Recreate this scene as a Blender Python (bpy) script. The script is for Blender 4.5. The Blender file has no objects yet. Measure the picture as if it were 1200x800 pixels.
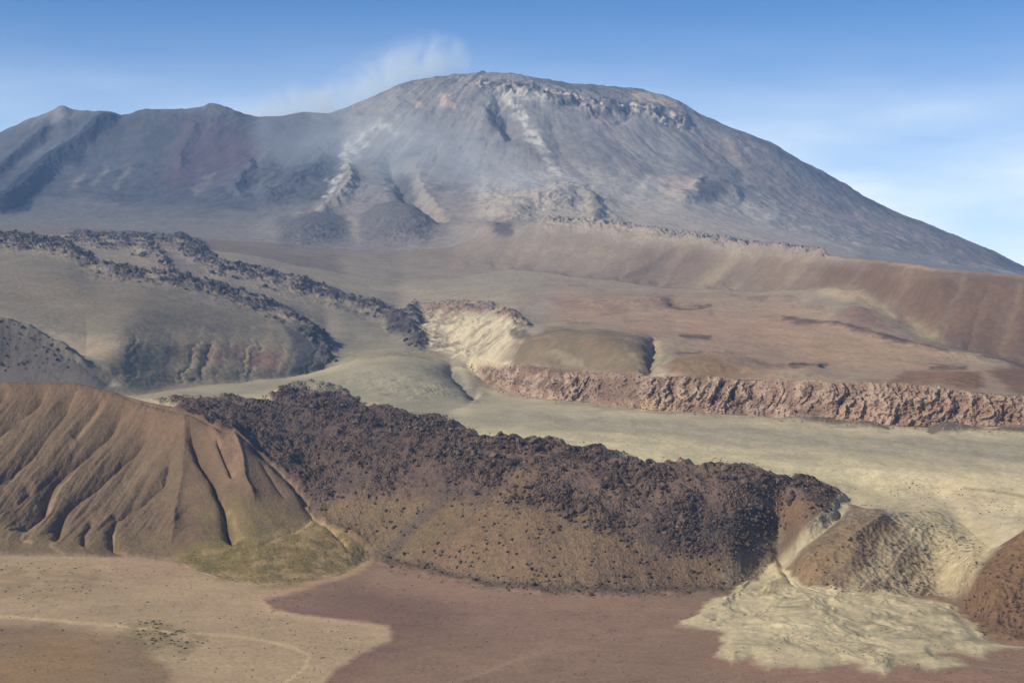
import bpy, math, random
import numpy as np
random.seed(7); RNG = np.random.default_rng(11)
scene = bpy.context.scene
COL = scene.collection
# ------------------------------------------------------------------ camera, sky, sun, exposure
S = 2.0                      # scale: survey numbers below are in half-metres-per-unit, world = metres
F = 1903.0; CZ = 150.0; VH = 330.0; UC = 600.0
cam_d = bpy.data.cameras.new("camera"); cam = bpy.data.objects.new("camera", cam_d); COL.objects.link(cam)
cam.location = (0, 0, CZ * S); cam.rotation_euler = (math.radians(90), 0, 0)
cam_d.sensor_width = 36.0; cam_d.lens = 36.0 * F / 1200.0
cam_d.shift_y = -(400.0 - VH) / 1200.0
cam_d.clip_start = 5.0; cam_d.clip_end = 120000.0
scene.camera = cam
SUN_EL = math.radians(35); SUN_AZ = math.radians(-118)       # from the left and a little behind the camera
sd = (math.sin(SUN_AZ) * math.cos(SUN_EL), math.cos(SUN_AZ) * math.cos(SUN_EL), math.sin(SUN_EL))
w = bpy.data.worlds.new("World"); scene.world = w; w.use_nodes = True
nt = w.node_tree; nt.nodes.clear()
sky = nt.nodes.new("ShaderNodeTexSky"); sky.sky_type = 'NISHITA'; sky.sun_disc = False
sky.sun_elevation = SUN_EL; sky.sun_rotation = SUN_AZ
sky.altitude = 3000; sky.air_density = 0.7; sky.dust_density = 1.0; sky.ozone_density = 10.0
bg = nt.nodes.new("ShaderNodeBackground"); bg.inputs['Strength'].default_value = 0.12
wo = nt.nodes.new("ShaderNodeOutputWorld")
# low bright air and thin high cloud near the horizon
tcw = nt.nodes.new("ShaderNodeTexCoord"); sx = nt.nodes.new("ShaderNodeSeparateXYZ"); nt.links.new(tcw.outputs['Generated'], sx.inputs[0])
mrw = nt.nodes.new("ShaderNodeMapRange"); mrw.interpolation_type = 'SMOOTHSTEP'; mrw.inputs['From Min'].default_value = 0.175; mrw.inputs['From Max'].default_value = 0.01; mrw.inputs['To Max'].default_value = 1.0
nt.links.new(sx.outputs['Z'], mrw.inputs['Value'])
mpw = nt.nodes.new("ShaderNodeMapping"); mpw.inputs['Scale'].default_value = (3, 3, 14); nt.links.new(tcw.outputs['Generated'], mpw.inputs['Vector'])
nzw = nt.nodes.new("ShaderNodeTexNoise"); nzw.inputs['Scale'].default_value = 2.0; nzw.inputs['Detail'].default_value = 4; nt.links.new(mpw.outputs[0], nzw.inputs['Vector'])
ncw = nt.nodes.new("ShaderNodeMapRange"); ncw.inputs['From Min'].default_value = .3; ncw.inputs['From Max'].default_value = .7; ncw.inputs['To Min'].default_value = .6; ncw.inputs['To Max'].default_value = 1.3; nt.links.new(nzw.outputs['Fac'], ncw.inputs['Value'])
mlw = nt.nodes.new("ShaderNodeMath"); mlw.operation = 'MULTIPLY'; nt.links.new(mrw.outputs[0], mlw.inputs[0]); nt.links.new(ncw.outputs[0], mlw.inputs[1])
mxw = nt.nodes.new("ShaderNodeMix"); mxw.data_type = 'RGBA'; nt.links.new(mlw.outputs[0], mxw.inputs['Factor']); tnt = nt.nodes.new('ShaderNodeVectorMath'); tnt.operation = 'MULTIPLY'; nt.links.new(sky.outputs[0], tnt.inputs[0]); tnt.inputs[1].default_value = (.86, 1.06, .98); nt.links.new(tnt.outputs[0], mxw.inputs['A']); mxw.inputs['B'].default_value = (8.2, 9.0, 9.2, 1)
nt.links.new(mxw.outputs['Result'], bg.inputs['Color']); nt.links.new(bg.outputs[0], wo.inputs['Surface'])
sun_l = bpy.data.lights.new("sun", 'SUN'); sun_l.energy = 4.3; sun_l.angle = math.radians(0.5)
sun_l.color = (1.0, 0.92, 0.78)
sun = bpy.data.objects.new("sun", sun_l); COL.objects.link(sun)
from mathutils import Vector
sun.rotation_euler = Vector(sd).to_track_quat('Z', 'Y').to_euler()
sun.location = (-3000, 0, 4000)
vs = scene.view_settings
vs.view_transform = 'Standard'; vs.look = 'None'; vs.exposure = 0.22; vs.gamma = 1.0; vs.use_curve_mapping = False
cy = scene.cycles
cy.max_bounces = 5; cy.diffuse_bounces = 2; cy.glossy_bounces = 1; cy.transmission_bounces = 1
cy.volume_bounces = 3; cy.transparent_max_bounces = 8; cy.use_denoising = True
HAZE_DENSITY = 3.1e-5

# ------------------------------------------------------------------ helpers
def lin(c, k=1.0):
    c = np.asarray(c, float) / 255.0
    return np.where(c <= 0.04045, c / 12.92, ((c + 0.055) / 1.055) ** 2.4) * k
_r = np.random.default_rng(5)
PERM = np.tile(_r.permutation(256), 3).astype(np.int32)
GA = _r.uniform(0, 2 * math.pi, 256); GX = np.cos(GA).astype(np.float32); GY = np.sin(GA).astype(np.float32)
def noise(x, y):
    xi = np.floor(x); yi = np.floor(y)
    fx = (x - xi).astype(np.float32); fy = (y - yi).astype(np.float32)
    xi = xi.astype(np.int64) & 255; yi = yi.astype(np.int64) & 255
    ux = fx * fx * fx * (fx * (fx * 6 - 15) + 10); uy = fy * fy * fy * (fy * (fy * 6 - 15) + 10)
    def g(ix, iy, dx, dy):
        h = PERM[PERM[ix & 255] + (iy & 255)]
        return GX[h] * dx + GY[h] * dy
    a = g(xi, yi, fx, fy); b = g(xi + 1, yi, fx - 1, fy)
    c = g(xi, yi + 1, fx, fy - 1); d = g(xi + 1, yi + 1, fx - 1, fy - 1)
    return 1.5 * ((a + (b - a) * ux) * (1 - uy) + (c + (d - c) * ux) * uy)
def fbm(x, y, wl, octv=4, gain=0.5, seed=0.0):
    s = 0; a = 1.0; t = 0; f = 1.0 / wl
    for i in range(octv):
        s = s + a * noise(x * f + seed + i * 17.3, y * f + seed * 1.7 - i * 9.1); t += a; a *= gain; f *= 2.03
    return s / t
def ridged(x, y, wl, octv=4, gain=0.5, seed=0.0):
    s = 0; a = 1.0; t = 0; f = 1.0 / wl
    for i in range(octv):
        n = 1 - 2 * np.abs(noise(x * f + seed + i * 17.3, y * f + seed * 1.7 - i * 9.1)); s = s + a * n; t += a; a *= gain; f *= 2.03
    return s / t
def sst(x, a, b):
    t = np.clip((x - a) / (b - a), 0, 1); return t * t * (3 - 2 * t)

# ------------------------------------------------------------------ survey lines of the land, near to far: (bearing u, dip v, range or height)
def Z(u, v, z): return (u, v, (CZ - z) * F / (v - VH))
K = []
K.append([(-500, VH + CZ*F/330, 330), (1700, VH + CZ*F/330, 330)])
K.append([(-500, VH + CZ*F/540, 540), (1700, VH + CZ*F/540, 540)])
K.append([Z(*p) for p in [(-300,645,0),(0,650,0),(100,652,0),(160,652,0),(200,657,0),(240,672,0),(300,688,0),(360,682,0),(400,672,0),(430,656,0),(460,660,0),(500,668,0),(560,682,0),(620,690,0),(700,694,0),(800,692,0),(860,689,1),(890,676,2),(915,664,6),(940,690,5),(1000,702,4),(1060,700,4),(1100,695,4),(1125,712,2),(1160,748,0),(1200,752,0),(1500,760,0)]])
K.append([(-300,590,940),(0,590,940),(100,595,938),(160,600,932),(215,610,920),(250,620,905),(300,630,880),(350,620,895),(375,603,915),(400,618,900),(430,622,895),(460,618,893),(500,624,873),(560,634,840),(620,638,822),(700,641,814),(800,639,818),(860,637,823),(890,639,838),(915,640,848),(940,644,800),(1000,652,780),(1060,648,790),(1100,648,795),(1125,659,770),(1160,685,712),(1200,689,705),(1500,695,700)])
K.append([(-300,520,1000),(0,520,1000),(100,525,995),(160,530,990),(215,545,965),(240,562,948),(262,585,925),(285,570,935),(320,575,935),(350,585,930),(375,590,932),(400,585,925),(460,580,920),(500,575,908),(560,580,880),(620,585,855),(700,590,845),(800,600,840),(860,605,842),(890,615,848),(915,625,858),(940,625,815),(1000,610,810),(1060,615,812),(1100,620,815),(1125,635,795),(1160,665,737),(1200,650,725),(1500,650,725)])
K.append([(-300,450,1050),(0,447,1040),(50,448,1038),(90,449,1036),(130,458,1030),(160,468,1020),(190,475,1010),(215,484,1000),(235,492,995),(255,503,985),(280,515,980),(300,525,975),(320,538,968),(345,560,955),(360,572,950),(375,575,950),(400,560,955),(460,550,955),(500,550,945),(560,555,915),(620,560,885),(700,558,875),(800,560,870),(860,562,868),(900,566,870),(950,572,875),(975,580,878),(995,590,870),(1020,597,835),(1060,600,840),(1100,600,845),(1130,615,830),(1160,645,760),(1200,622,750),(1240,600,755),(1500,590,760)])
K.append([(-300,483,1120),(0,483,1120),(100,488,1110),(160,494,1100),(215,496,1090),(235,490,1090),(255,497,1070),(280,507,1050),(300,515,1040),(345,535,1020),(375,535,1020),(400,530,1025),(460,520,1035),(500,515,1040),(560,525,1000),(640,532,975),(700,536,960),(800,551,905),(860,555,895),(900,560,892),(950,568,893),(980,572,895),(1000,580,890),(1050,580,880),(1100,585,880),(1150,600,840),(1200,605,815),(1500,600,820)])
K.append([Z(*p) for p in [(-300,480,53),(0,478,54),(150,478,54),(200,477,54),(250,472,54),(330,457,53),(360,455,53),(400,462,53),(440,476,52),(500,484,51),(540,496,50),(600,505,49),(700,515,48),(800,530,46.5),(900,540,46),(1000,548,44),(1100,552,43),(1200,560,42),(1500,570,42)]])
K.append([Z(*p) for p in [(-300,462,54),(0,462,54),(160,462,54),(200,456,54),(260,450,54),(330,441,55),(385,433,57),(420,430,60),(460,430,62),(500,425,64),(530,425,64),(550,434,62),(570,450,52),(600,462,49),(650,468,48.5),(700,471,48),(760,480,48),(850,485,47.5),(920,490,47),(1000,497,46.5),(1100,501,46),(1200,505,46),(1500,520,46)]])
K.append([(-300,365,1400),(0,375,1400),(40,387,1400),(80,405,1400),(110,425,1400),(150,444,1412),(200,433,1512),(260,429,1580),(300,427,1628),(340,427,1668),(385,426,1727),(420,424,1740),(460,420,1730),(500,417,1760),(530,418,1745),(550,429,1655),(570,439,1562),(600,446,1465),(650,450,1409),(700,454,1385),(760,461,1303),(850,465,1268),(920,469,1235),(1000,474,1190),(1100,479,1168),(1200,485,1142),(1500,500,1130)])
K.append([(-300,395,1460),(0,395,1460),(40,406,1460),(80,414,1460),(110,418,1460),(140,405,1475),(160,398,1530),(200,398,1590),(260,400,1650),(300,402,1692),(340,405,1728),(380,418,1745),(400,420,1765),(430,415,1790),(460,410,1790),(500,408,1800),(530,412,1780),(550,424,1675),(570,427,1575),(600,428,1476),(650,431,1420),(700,436,1395),(760,441,1314),(800,440,1300),(850,443,1280),(920,446,1246),(1000,449,1202),(1100,456,1180),(1200,464,1155),(1500,480,1150)])
K.append([(-300,360,1650),(0,362,1650),(80,368,1640),(160,365,1650),(200,365,1720),(260,372,1770),(300,380,1790),(340,388,1810),(370,400,1830),(385,408,1850),(400,405,1880),(430,395,1950),(470,395,1950),(500,392,1930),(530,392,1900),(560,398,1780),(600,395,1600),(620,388,1570),(680,388,1520),(740,392,1490),(770,405,1460),(800,412,1430),(850,418,1400),(920,425,1400),(1000,430,1400),(1100,440,1330),(1200,445,1330),(1500,455,1330)])
K.append([(-300,275,2400),(0,285,2300),(40,288,2280),(80,296,2220),(110,310,2150),(160,320,2080),(200,326,2050),(250,343,2000),(300,360,1960),(340,375,1930),(370,390,1920),(385,396,1930),(400,390,1960),(430,380,2050),(470,378,2100),(500,375,2100),(530,372,2050),(600,372,1950),(650,370,1900),(700,372,1850),(770,375,1800),(850,385,1750),(920,392,1700),(1000,405,1620),(1060,415,1560),(1100,422,1520),(1200,432,1500),(1500,440,1500)])
K.append([(-300,270,2650),(0,278,2600),(100,290,2550),(160,300,2500),(200,305,2450),(260,315,2400),(320,328,2350),(380,345,2300),(430,360,2250),(470,365,2280),(530,355,2300),(600,350,2200),(700,350,2150),(800,352,2150),(900,358,2050),(960,360,1950),(1000,368,1850),(1060,392,1700),(1100,408,1640),(1200,428,1580),(1500,436,1580)])
K.append([(-300,266,3000),(0,270,3000),(100,278,2900),(200,285,2850),(300,300,2850),(400,320,2850),(470,330,2850),(530,325,2900),(600,315,2950),(700,328,2700),(800,338,2550),(900,340,2350),(960,337,2200),(1000,347,2000),(1050,378,1800),(1100,403,1680),(1200,424,1620),(1500,432,1620)])
K.append([(-300,262,3400),(0,265,3400),(100,268,3400),(200,275,3400),(300,285,3400),(400,292,3400),(470,295,3350),(530,290,3300),(580,270,3250),(640,264,3150),(720,268,3000),(760,273,2900),(800,280,2800),(870,288,2600),(960,297,2350),(1000,303,2200),(1050,308,2000),(1100,313,1860),(1200,322,1800),(1500,335,1800)])
K.append([(-300,262,3850),(0,262,3850),(100,265,3850),(200,268,3850),(300,272,3850),(400,275,3850),(500,272,3800),(600,258,3750),(700,262,3750),(800,275,3750),(900,290,3700),(1000,310,3600),(1100,325,3600),(1200,340,3600),(1500,360,3600)])
K.append([(-300,245,4250),(0,235,4250),(100,235,4250),(200,238,4250),(300,240,4250),(400,232,4250),(500,225,4250),(600,222,4250),(700,225,4250),(800,235,4250),(900,260,4250),(1000,285,4250),(1100,305,4250),(1200,330,4250),(1500,400,4250)])
K.append([(-300,225,4650),(0,200,4700),(100,190,4700),(200,188,4700),(300,193,4700),(400,185,4700),(500,170,4700),(600,165,4700),(700,170,4700),(800,190,4700),(900,225,4700),(1000,262,4700),(1100,293,4700),(1200,322,4700),(1500,400,4700)])
SKY_V = [(-300,240),(-100,200),(0,157),(30,143),(62,129),(70,123.5),(76,124),(84,128),(104,131),(124,130),(132,131),(142,135),(180,130),(215,128),(236,125),(247,121.5),(256,123),(270,129),(285,134),(300,137),(330,136),(355,131),(385,133),(400,129),(430,118),(470,101),(510,90),(560,85),(600,86),(650,95),(700,103),(750,108),(790,118),(820,135),(860,152),(900,166),(950,195),(1000,225),(1050,250),(1100,268),(1150,290),(1200,315),(1260,345),(1500,400)]
K.append([(u, v, 4950 + 250 * min(1, max(0, (u - 300) / 250))) for u, v in SKY_V])
NK = len(K)
ui = np.arange(-20, 1220.01, 1.15)
ext = np.cumsum(np.linspace(1.5, 34, 80))
U = np.concatenate([(-20 - ext)[::-1], ui, 1220.2 + ext]); NC = len(U)
KV = []; KD = []
ker = np.exp(-np.linspace(-2, 2, 9) ** 2); ker /= ker.sum()
for i, k in enumerate(K):
    uu = np.array([p[0] for p in k], float)
    v = np.interp(U, uu, [p[1] for p in k]); d = np.exp(np.interp(U, uu, np.log([p[2] for p in k])))
    sm = lambda a, n: (lambda kk: np.convolve(np.pad(a, len(kk)//2, mode='edge'), kk, 'valid'))(np.hanning(n + 2)[1:-1] / np.hanning(n + 2)[1:-1].sum())
    z = CZ - (v - VH) / F * d
    n = 7 if i == NK - 1 else (63 if i in (10, 11) else 25)
    d = sm(d, n); z = sm(z, n)
    KV.append(z); KD.append(d)
KD = np.array(KD); KZ = np.array(KV)
# behind the skyline
KZ = np.vstack([KZ, KZ[-1] - 170, np.full(NC, 60.0)]); KD = np.vstack([KD, KD[-1] + 420, np.full(NC, 6500.0)])
for i in range(1, len(KD)): KD[i] = np.maximum(KD[i], KD[i-1] + 6)
# pchip down every bearing
h = np.diff(KD, axis=0); dl = np.diff(KZ, axis=0) / h
m = np.zeros_like(KZ)
w1 = 2 * h[1:] + h[:-1]; w2 = h[1:] + 2 * h[:-1]
with np.errstate(divide='ignore', invalid='ignore'):
    mm = (w1 + w2) / (w1 / dl[:-1] + w2 / dl[1:])
m[1:-1] = np.where(dl[:-1] * dl[1:] > 0, np.nan_to_num(mm), 0); m[0] = dl[0]; m[-1] = dl[-1]
inb = (U > -5) & (U < 1205)
KVp = VH + (CZ - KZ) * F / KD
rowsD = []; rowsZ = []; SEG = []; TT = []
for s in range(len(KD) - 1):
    n = int(np.clip(np.abs(np.diff(KVp[s:s+2], axis=0))[0][inb].max() * 1.05, 6, 240))
    if s == 0: n = 14
    if s >= NK - 1: n = 8
    for j in range(n):
        t = j / n; H = h[s]
        h00 = 2*t**3 - 3*t*t + 1; h10 = t**3 - 2*t*t + t; h01 = -2*t**3 + 3*t*t; h11 = t**3 - t*t
        rowsD.append(KD[s] + H * t); rowsZ.append(h00*KZ[s] + h10*H*m[s] + h01*KZ[s+1] + h11*H*m[s+1]); SEG.append(s); TT.append(t)
rowsD.append(KD[-1]); rowsZ.append(KZ[-1]); SEG.append(len(KD) - 2); TT.append(1.0)
D = np.array(rowsD); ZZ = np.array(rowsZ); SEG = np.array(SEG); TT = np.array(TT); NR = len(SEG)
UU = np.broadcast_to(U, D.shape); X = (UU - UC) / F * D; Y = D.copy()
V = VH + (CZ - ZZ) * F / D                        # dip of every point of the bare landform
SG = np.broadcast_to(SEG[:, None], D.shape)
print("grid", D.shape)
# bearings wobbled a little so that no outline is ruled
n1 = fbm(X, Y, 30, 4, .6, 3.0); n2 = fbm(X, Y, 30, 4, .6, 9.0)
sc_ = np.clip(D / 900, .8, 3)
nf1 = fbm(X, Y, 70, 5, .72, 3.0); nf2 = fbm(X, Y, 70, 5, .72, 9.0)
far = sst(D, 1300, 2200)
PU = UU + 9 * ((1 - far) * n1 + far * nf1); PV = V + 5 * ((1 - far) * n2 + far * nf2)

def sdf_box(pts, segs, pad):
    p = np.array(pts, float)
    m_ = (SG >= segs[0]) & (SG <= segs[1]) & (UU > p[:, 0].min() - pad) & (UU < p[:, 0].max() + pad) & (V > p[:, 1].min() - pad) & (V < p[:, 1].max() + pad)
    return p, np.nonzero(m_)
def line_d(p, u, v):
    best = np.full(u.shape, 1e9); sg = np.zeros(u.shape); tt = np.zeros(u.shape)
    L = np.r_[0, np.cumsum(np.hypot(*np.diff(p, axis=0).T))]
    for i in range(len(p) - 1):
        a, b = p[i], p[i+1]; e = b - a; l2 = e @ e + 1e-9
        t = np.clip(((u - a[0]) * e[0] + (v - a[1]) * e[1]) / l2, 0, 1)
        du = u - a[0] - t * e[0]; dv = v - a[1] - t * e[1]; dd = np.hypot(du, dv)
        mk = dd < best; best = np.where(mk, dd, best)
        sg = np.where(mk, np.sign(e[0] * dv - e[1] * du), sg); tt = np.where(mk, (L[i] + t * (L[i+1] - L[i])) / L[-1], tt)
    return best, sg, tt
def poly_sd(p, u, v):
    q = np.vstack([p, p[:1]]); d, _, _ = line_d(q, u, v)
    ins = np.zeros(u.shape, bool)
    for i in range(len(p)):
        a, b = q[i], q[i+1]
        c = ((a[1] > v) != (b[1] > v)) & (u < (b[0] - a[0]) * (v - a[1]) / (b[1] - a[1] + 1e-12) + a[0])
        ins ^= c
    return np.where(ins, -d, d)
DZ = np.zeros_like(ZZ); DY = np.zeros_like(ZZ)
SHARP = 1.3
def groove(pts, wid, dep, segs, asym=1.0, warp=1.0, taper=.15):
    """cut (dep>0) or raise (dep<0) along a line; asym widens the side left of the walking direction"""
    p, ix = sdf_box(pts, segs, wid * 5 * max(1, asym))
    u = UU[ix] + warp * (PU[ix] - UU[ix]); v = V[ix] + warp * (PV[ix] - V[ix])
    d, sg, t = line_d(p, u, v)
    ww = np.where(sg > 0, wid * asym, wid)
    DZ[ix] -= dep * np.exp(-np.abs(d / ww) ** SHARP) * sst(t, -.01, taper) * sst(1.01 - t, 0, taper)
def bump(u0, v0, ru, rv, hgt, segs, pw=1.0):
    ix = np.nonzero((SG >= segs[0]) & (SG <= segs[1]) & (np.abs(UU - u0) < ru * 2.2) & (np.abs(V - v0) < rv * 2.2))
    q = ((PU[ix] - u0) / ru) ** 2 + ((PV[ix] - v0) / rv) ** 2
    DZ[ix] += hgt * np.exp(-q ** pw * 1.6)
def mask(pts, segs, soft, warp=1.0, kind='poly', wid=0):
    p, ix = sdf_box(pts, segs, soft * 2 + wid + 12)
    u = UU[ix] + warp * (PU[ix] - UU[ix]); v = V[ix] + warp * (PV[ix] - V[ix])
    d = poly_sd(p, u, v) if kind == 'poly' else line_d(p, u, v)[0] - wid
    return ix, 1 - sst(d, -soft, soft)
HILL = (2, 5); ALL = (0, 40)
# ---- gullies of the red-brown spur
SHARP = 1.0
for pts, wd, dp, ay in [
    ([(92,452),(75,478),(55,502),(42,520),(15,545),(-20,570)], 5, 5.5, 2.0),
    ([(60,452),(30,475),(0,500),(-40,525)], 5, 5, 2.0),
    ([(150,468),(125,500),(105,520),(82,537),(65,552),(54,570),(52,585),(28,608),(10,618)], 5.5, 8, 2.4),
    ([(182,478),(160,515),(140,535),(112,562),(92,575),(75,592),(69,618),(62,635)], 5, 7.5, 2.4),
    ([(205,520),(193,560),(165,582),(137,598),(130,615),(133,635),(150,650)], 5, 4.5, 2.0),
    ([(222,500),(232,525),(248,552),(262,580),(265,605),(272,640)], 9, 8, 1.0),
    ([(255,512),(262,535),(275,560)], 3, 3, 1.0),
    ([(120,462),(100,490),(85,510)], 4, 3, 2.0),
    ([(10,452),(-20,480),(-60,500)], 5, 5, 2.0),
    ([(40,560),(20,580),(-20,600)], 5, 4, 2.0),
    ([(110,600),(98,620),(100,640)], 3.5, 3, 1.6),
    ([(305,540),(320,560),(335,585)], 4, 1.5, 1.0),
    ([(-80,460),(-130,500),(-190,560)], 8, 8, 2.0), ([(-160,460),(-220,510),(-280,580)], 8, 8, 2.0)]:
    groove(pts, wd * .8, dp * 1.35, HILL, ay * .8, .4)
groove([(215,484),(219,520),(214,560),(205,600),(200,640)], 8, -3.5, HILL, 1.6, .5)
groove([(268,500),(283,530),(288,560),(300,590)], 6, -4, HILL, 1.2, .5)
SHARP = 1.3
# the cut between spur and lava
groove([(290,520),(318,538),(340,560),(360,585),(372,602),(378,615)], 5, 5, (2, 6), 1.0, .5)
groove([(372,602),(395,628),(412,650)], 3, 1.5, (2, 3), 1, .5); groove([(370,602),(345,622),(300,640)], 3, 1.2, (2, 3), 1, .5)
# stream cut on the right between lava snout and pale slope
groove([(992,590),(965,612),(935,635),(918,655),(915,668)], 7, 4.5, (1, 5), 1, .4)
groove([(915,664),(925,680),(932,692)], 3, 1.2, (1, 3), 1, .4)
# outcrops of the right slope
groove([(1045,605),(1010,630),(975,655),(945,680)], 10, -4, (2, 5), 1, 1)
groove([(1120,625),(1090,655),(1060,685)], 9, 2.0, (2, 5), 1, 1)
# levees of the old flow on the left
LEVEES = [([(-60,272),(0,284),(40,287),(75,291),(95,305),(112,318),(150,322),(200,330),(250,344),(300,358),(335,370),(362,386),(380,404),(386,418)], 6, 15),
          ([(85,278),(130,284),(180,284),(215,288),(235,306),(260,316),(300,322),(340,334),(385,347),(420,358),(450,368),(478,385),(492,402)], 6, 15),
          ([(205,284),(235,292),(242,300)], 5, 16), ([(160,292),(185,300),(200,325)], 4, 10)]
for pts, wd, hg in LEVEES: groove(pts, wd, -hg * .55, (9, 15), 1.2, 1.8, .06)
groove([(388,350),(430,372),(470,395)], 7, 3, (9, 14), 1)
for u0, v0, ru, rv, hh in [(480,372,14,13,9),(560,362,60,8,4),(600,375,25,8,5)]: bump(u0, v0, ru, rv, hh, (9, 14))
# lobe: gullied lower face
for k in range(17):
    u0 = 150 + k * 14 + random.uniform(-9, 9)
    groove([(u0 + 14, 398 + random.uniform(-12, 8)), (u0 + 4, 425), (u0 - 4, 452)], 3.2, random.uniform(.2, 1.6), (8, 10), 1.3, 2.2)
groove([(40,395),(75,412),(110,430),(140,452)], 9, 6, (8, 11), 1); groove([(0,400),(40,420),(80,445)], 5, 5, (7, 9), 1)
# grey-green mound and its shaded flank
bump(455, 438, 75, 22, 12, (6, 10), 1.3); bump(500, 455, 60, 14, 7, (6, 9), 1.4)
groove([(530,420),(528,440),(545,455),(560,468)], 6, 6, (6, 10), 1, .7)
# cream hollow and brown shoulder above the scarp
bump(540, 400, 50, 14, -9, (9, 12), 1.2); bump(675, 408, 80, 20, 7, (10, 11), 1.6)
groove([(768,395),(764,415),(755,440)], 7, 8, (9, 11), 1); bump(835, 428, 60, 11, 6, (10, 11), 1.4)
bump(1010, 372, 40, 12, 8, (12, 14)); bump(980, 345, 40, 8, 6, (13, 14)); bump(940, 438, 40, 6, 3, (10, 11)); bump(1120, 446, 60, 8, 5, (10, 12))
for pts, wd, dp in [([(780,355),(800,360),(830,358)], 3, 3), ([(930,374),(980,385),(1050,400),(1110,415),(1200,432)], 4, -4), ([(920,429),(965,427)], 2.5, -3), ([(680,352),(740,356),(790,350)], 4, -4)]:
    groove(pts, wd, dp, (10, 14), 1)
# rills of the long ridge on the right
RIL = []
for k in range(34):
    t = k / 33; u0 = 590 + t * 640 + random.uniform(-16, 16)
    vt = np.interp(u0, [580,700,800,960,1100,1200], [268,270,284,302,318,328]); vb = np.interp(u0, [580,700,800,900,960,1010,1060,1100,1200], [312,328,338,340,338,352,385,402,424])
    RIL.append([(u0, vt + 3), (u0 - 16, (vt + vb) / 2), (u0 - 30, vb)])
    groove([(u0, vt), (u0 - 14 - 8 * random.random(), (vt + vb) / 2), (u0 - 30, vb)], 3 + 5 * random.random(), random.uniform(1, 4.5) * (1 if u0 < 930 else .45), (14, 14), 1.6, 1.0)
# volcano: scarps, chute, hummocks
VOL = (15, 18)
for pts, wd, dp, ay in [
    ([(135,134),(118,150),(100,170),(75,185),(55,200),(35,222),(10,240),(-20,255)], 6, -42, 2.2),
    ([(60,145),(45,165),(25,182),(0,205),(-30,225)], 4.5, -26, 2.2),
    ([(300,190),(285,210),(275,228)], 8, -24, 2.0), ([(385,180),(370,205),(330,225),(300,236)], 8, -26, 2.0),
    ([(230,140),(222,165),(205,200)], 7, -14, 2.0),
    ([(455,170),(462,200),(478,228),(500,250),(525,262)], 12, 34, 1.0),
    ([(405,190),(412,215),(395,240),(370,255)], 8, -22, 1.0), ([(525,255),(495,222),(490,195)], 8, -14, 1.0),
    ([(585,105),(592,140),(600,165)], 10, 24, 1.0), ([(560,125),(578,150),(590,170)], 8, -20, 1),
    ([(640,225),(680,228),(697,240),(706,262)], 8, -20, 1.4), ([(750,215),(790,225),(810,240)], 6, -8, 1),
    ([(690,128),(720,140),(742,132)], 6, 24, 1.0), ([(810,225),(825,212),(850,222),(872,236)], 6, -16, 1.0),
    ([(770,138),(800,145)], 5, 16, 1.0), ([(655,120),(680,126)], 5, 16, 1.0),
    ([(800,130),(840,170),(880,215)], 8, 10, 1), ([(700,140),(760,190),(800,220)], 8, 9, 1), ([(850,160),(930,215),(1010,260)], 8, 10, 1),
    ([(640,130),(660,180),(700,215)], 8, 10, 1)]:
    groove(pts, wd, dp * .9, VOL, ay)
for a in [(362,268,50,17,30),(468,264,54,22,44),(640,238,50,11,26),(560,270,30,8,12),(600,250,30,10,14),(820,228,30,10,16)]: bump(*a, (14, 17), 1.4)
bump(520, 118, 10, 8, 12, VOL)
# radial rills
def radial(u0, dc, sel, amp, k):
    xc = (u0 - UC) / F * dc
    th = np.arctan2(X - xc, dc + 150 - Y); r = np.hypot(X - xc, Y - dc)
    n = ridged(th * k + .25 * noise(X / 260, Y / 260), r / 420.0, 1.0, 4, .55, 4.0 + u0) * (.4 + .9 * sst(noise(X / 300 + 9, Y / 300), -.4, .5))
    global STREAK
    STREAK = STREAK + n * sel
    return -amp * n * sel
STREAK = np.zeros_like(ZZ)
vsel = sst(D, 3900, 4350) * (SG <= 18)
lw = 1 - sst(UU, 330, 430)
DZ += radial(470, 5250, vsel * lw, 6, 11) + radial(600, 5300, vsel * (1 - lw), 5.5, 13)
DZ += vsel * (fbm(X, Y, 260, 4, .55, 12) * 16 + fbm(X, Y, 80, 5, .5, 2) * 5)
DZ += vsel * (1 - sst(V, 120, 170)) * ridged(X, Y, 60, 4, .6, 6) * 6
ix, CR = mask([(560,100),(600,104),(640,112),(680,120),(705,126),(740,126),(765,130),(800,140)], VOL, 4, 1.0, 'line', 7)
crn = ridged(X[ix], Y[ix], 60, 4, .6, 66); DZ[ix] += CR * crn * 12; DY[ix] -= CR * crn * 14
CRM = np.zeros_like(ZZ); CRM[ix] = CR
ix, q = mask([(300,180),(400,160),(420,240),(300,240)], VOL, 20); DZ[ix] += q * ridged(X[ix], Y[ix], 120, 3, .5, 67) * 14
ix, q = mask([(560,215),(720,225),(730,262),(560,262)], (14,17), 20); DZ[ix] += q * ridged(X[ix], Y[ix], 110, 4, .5, 68) * 14
DZ += (SG >= 17) * (SG <= 19) * sst(V, 120, 170) * sst(UU, 780, 860) * ridged(X, Y, 120, 4, .6, 88) * 7
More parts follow.
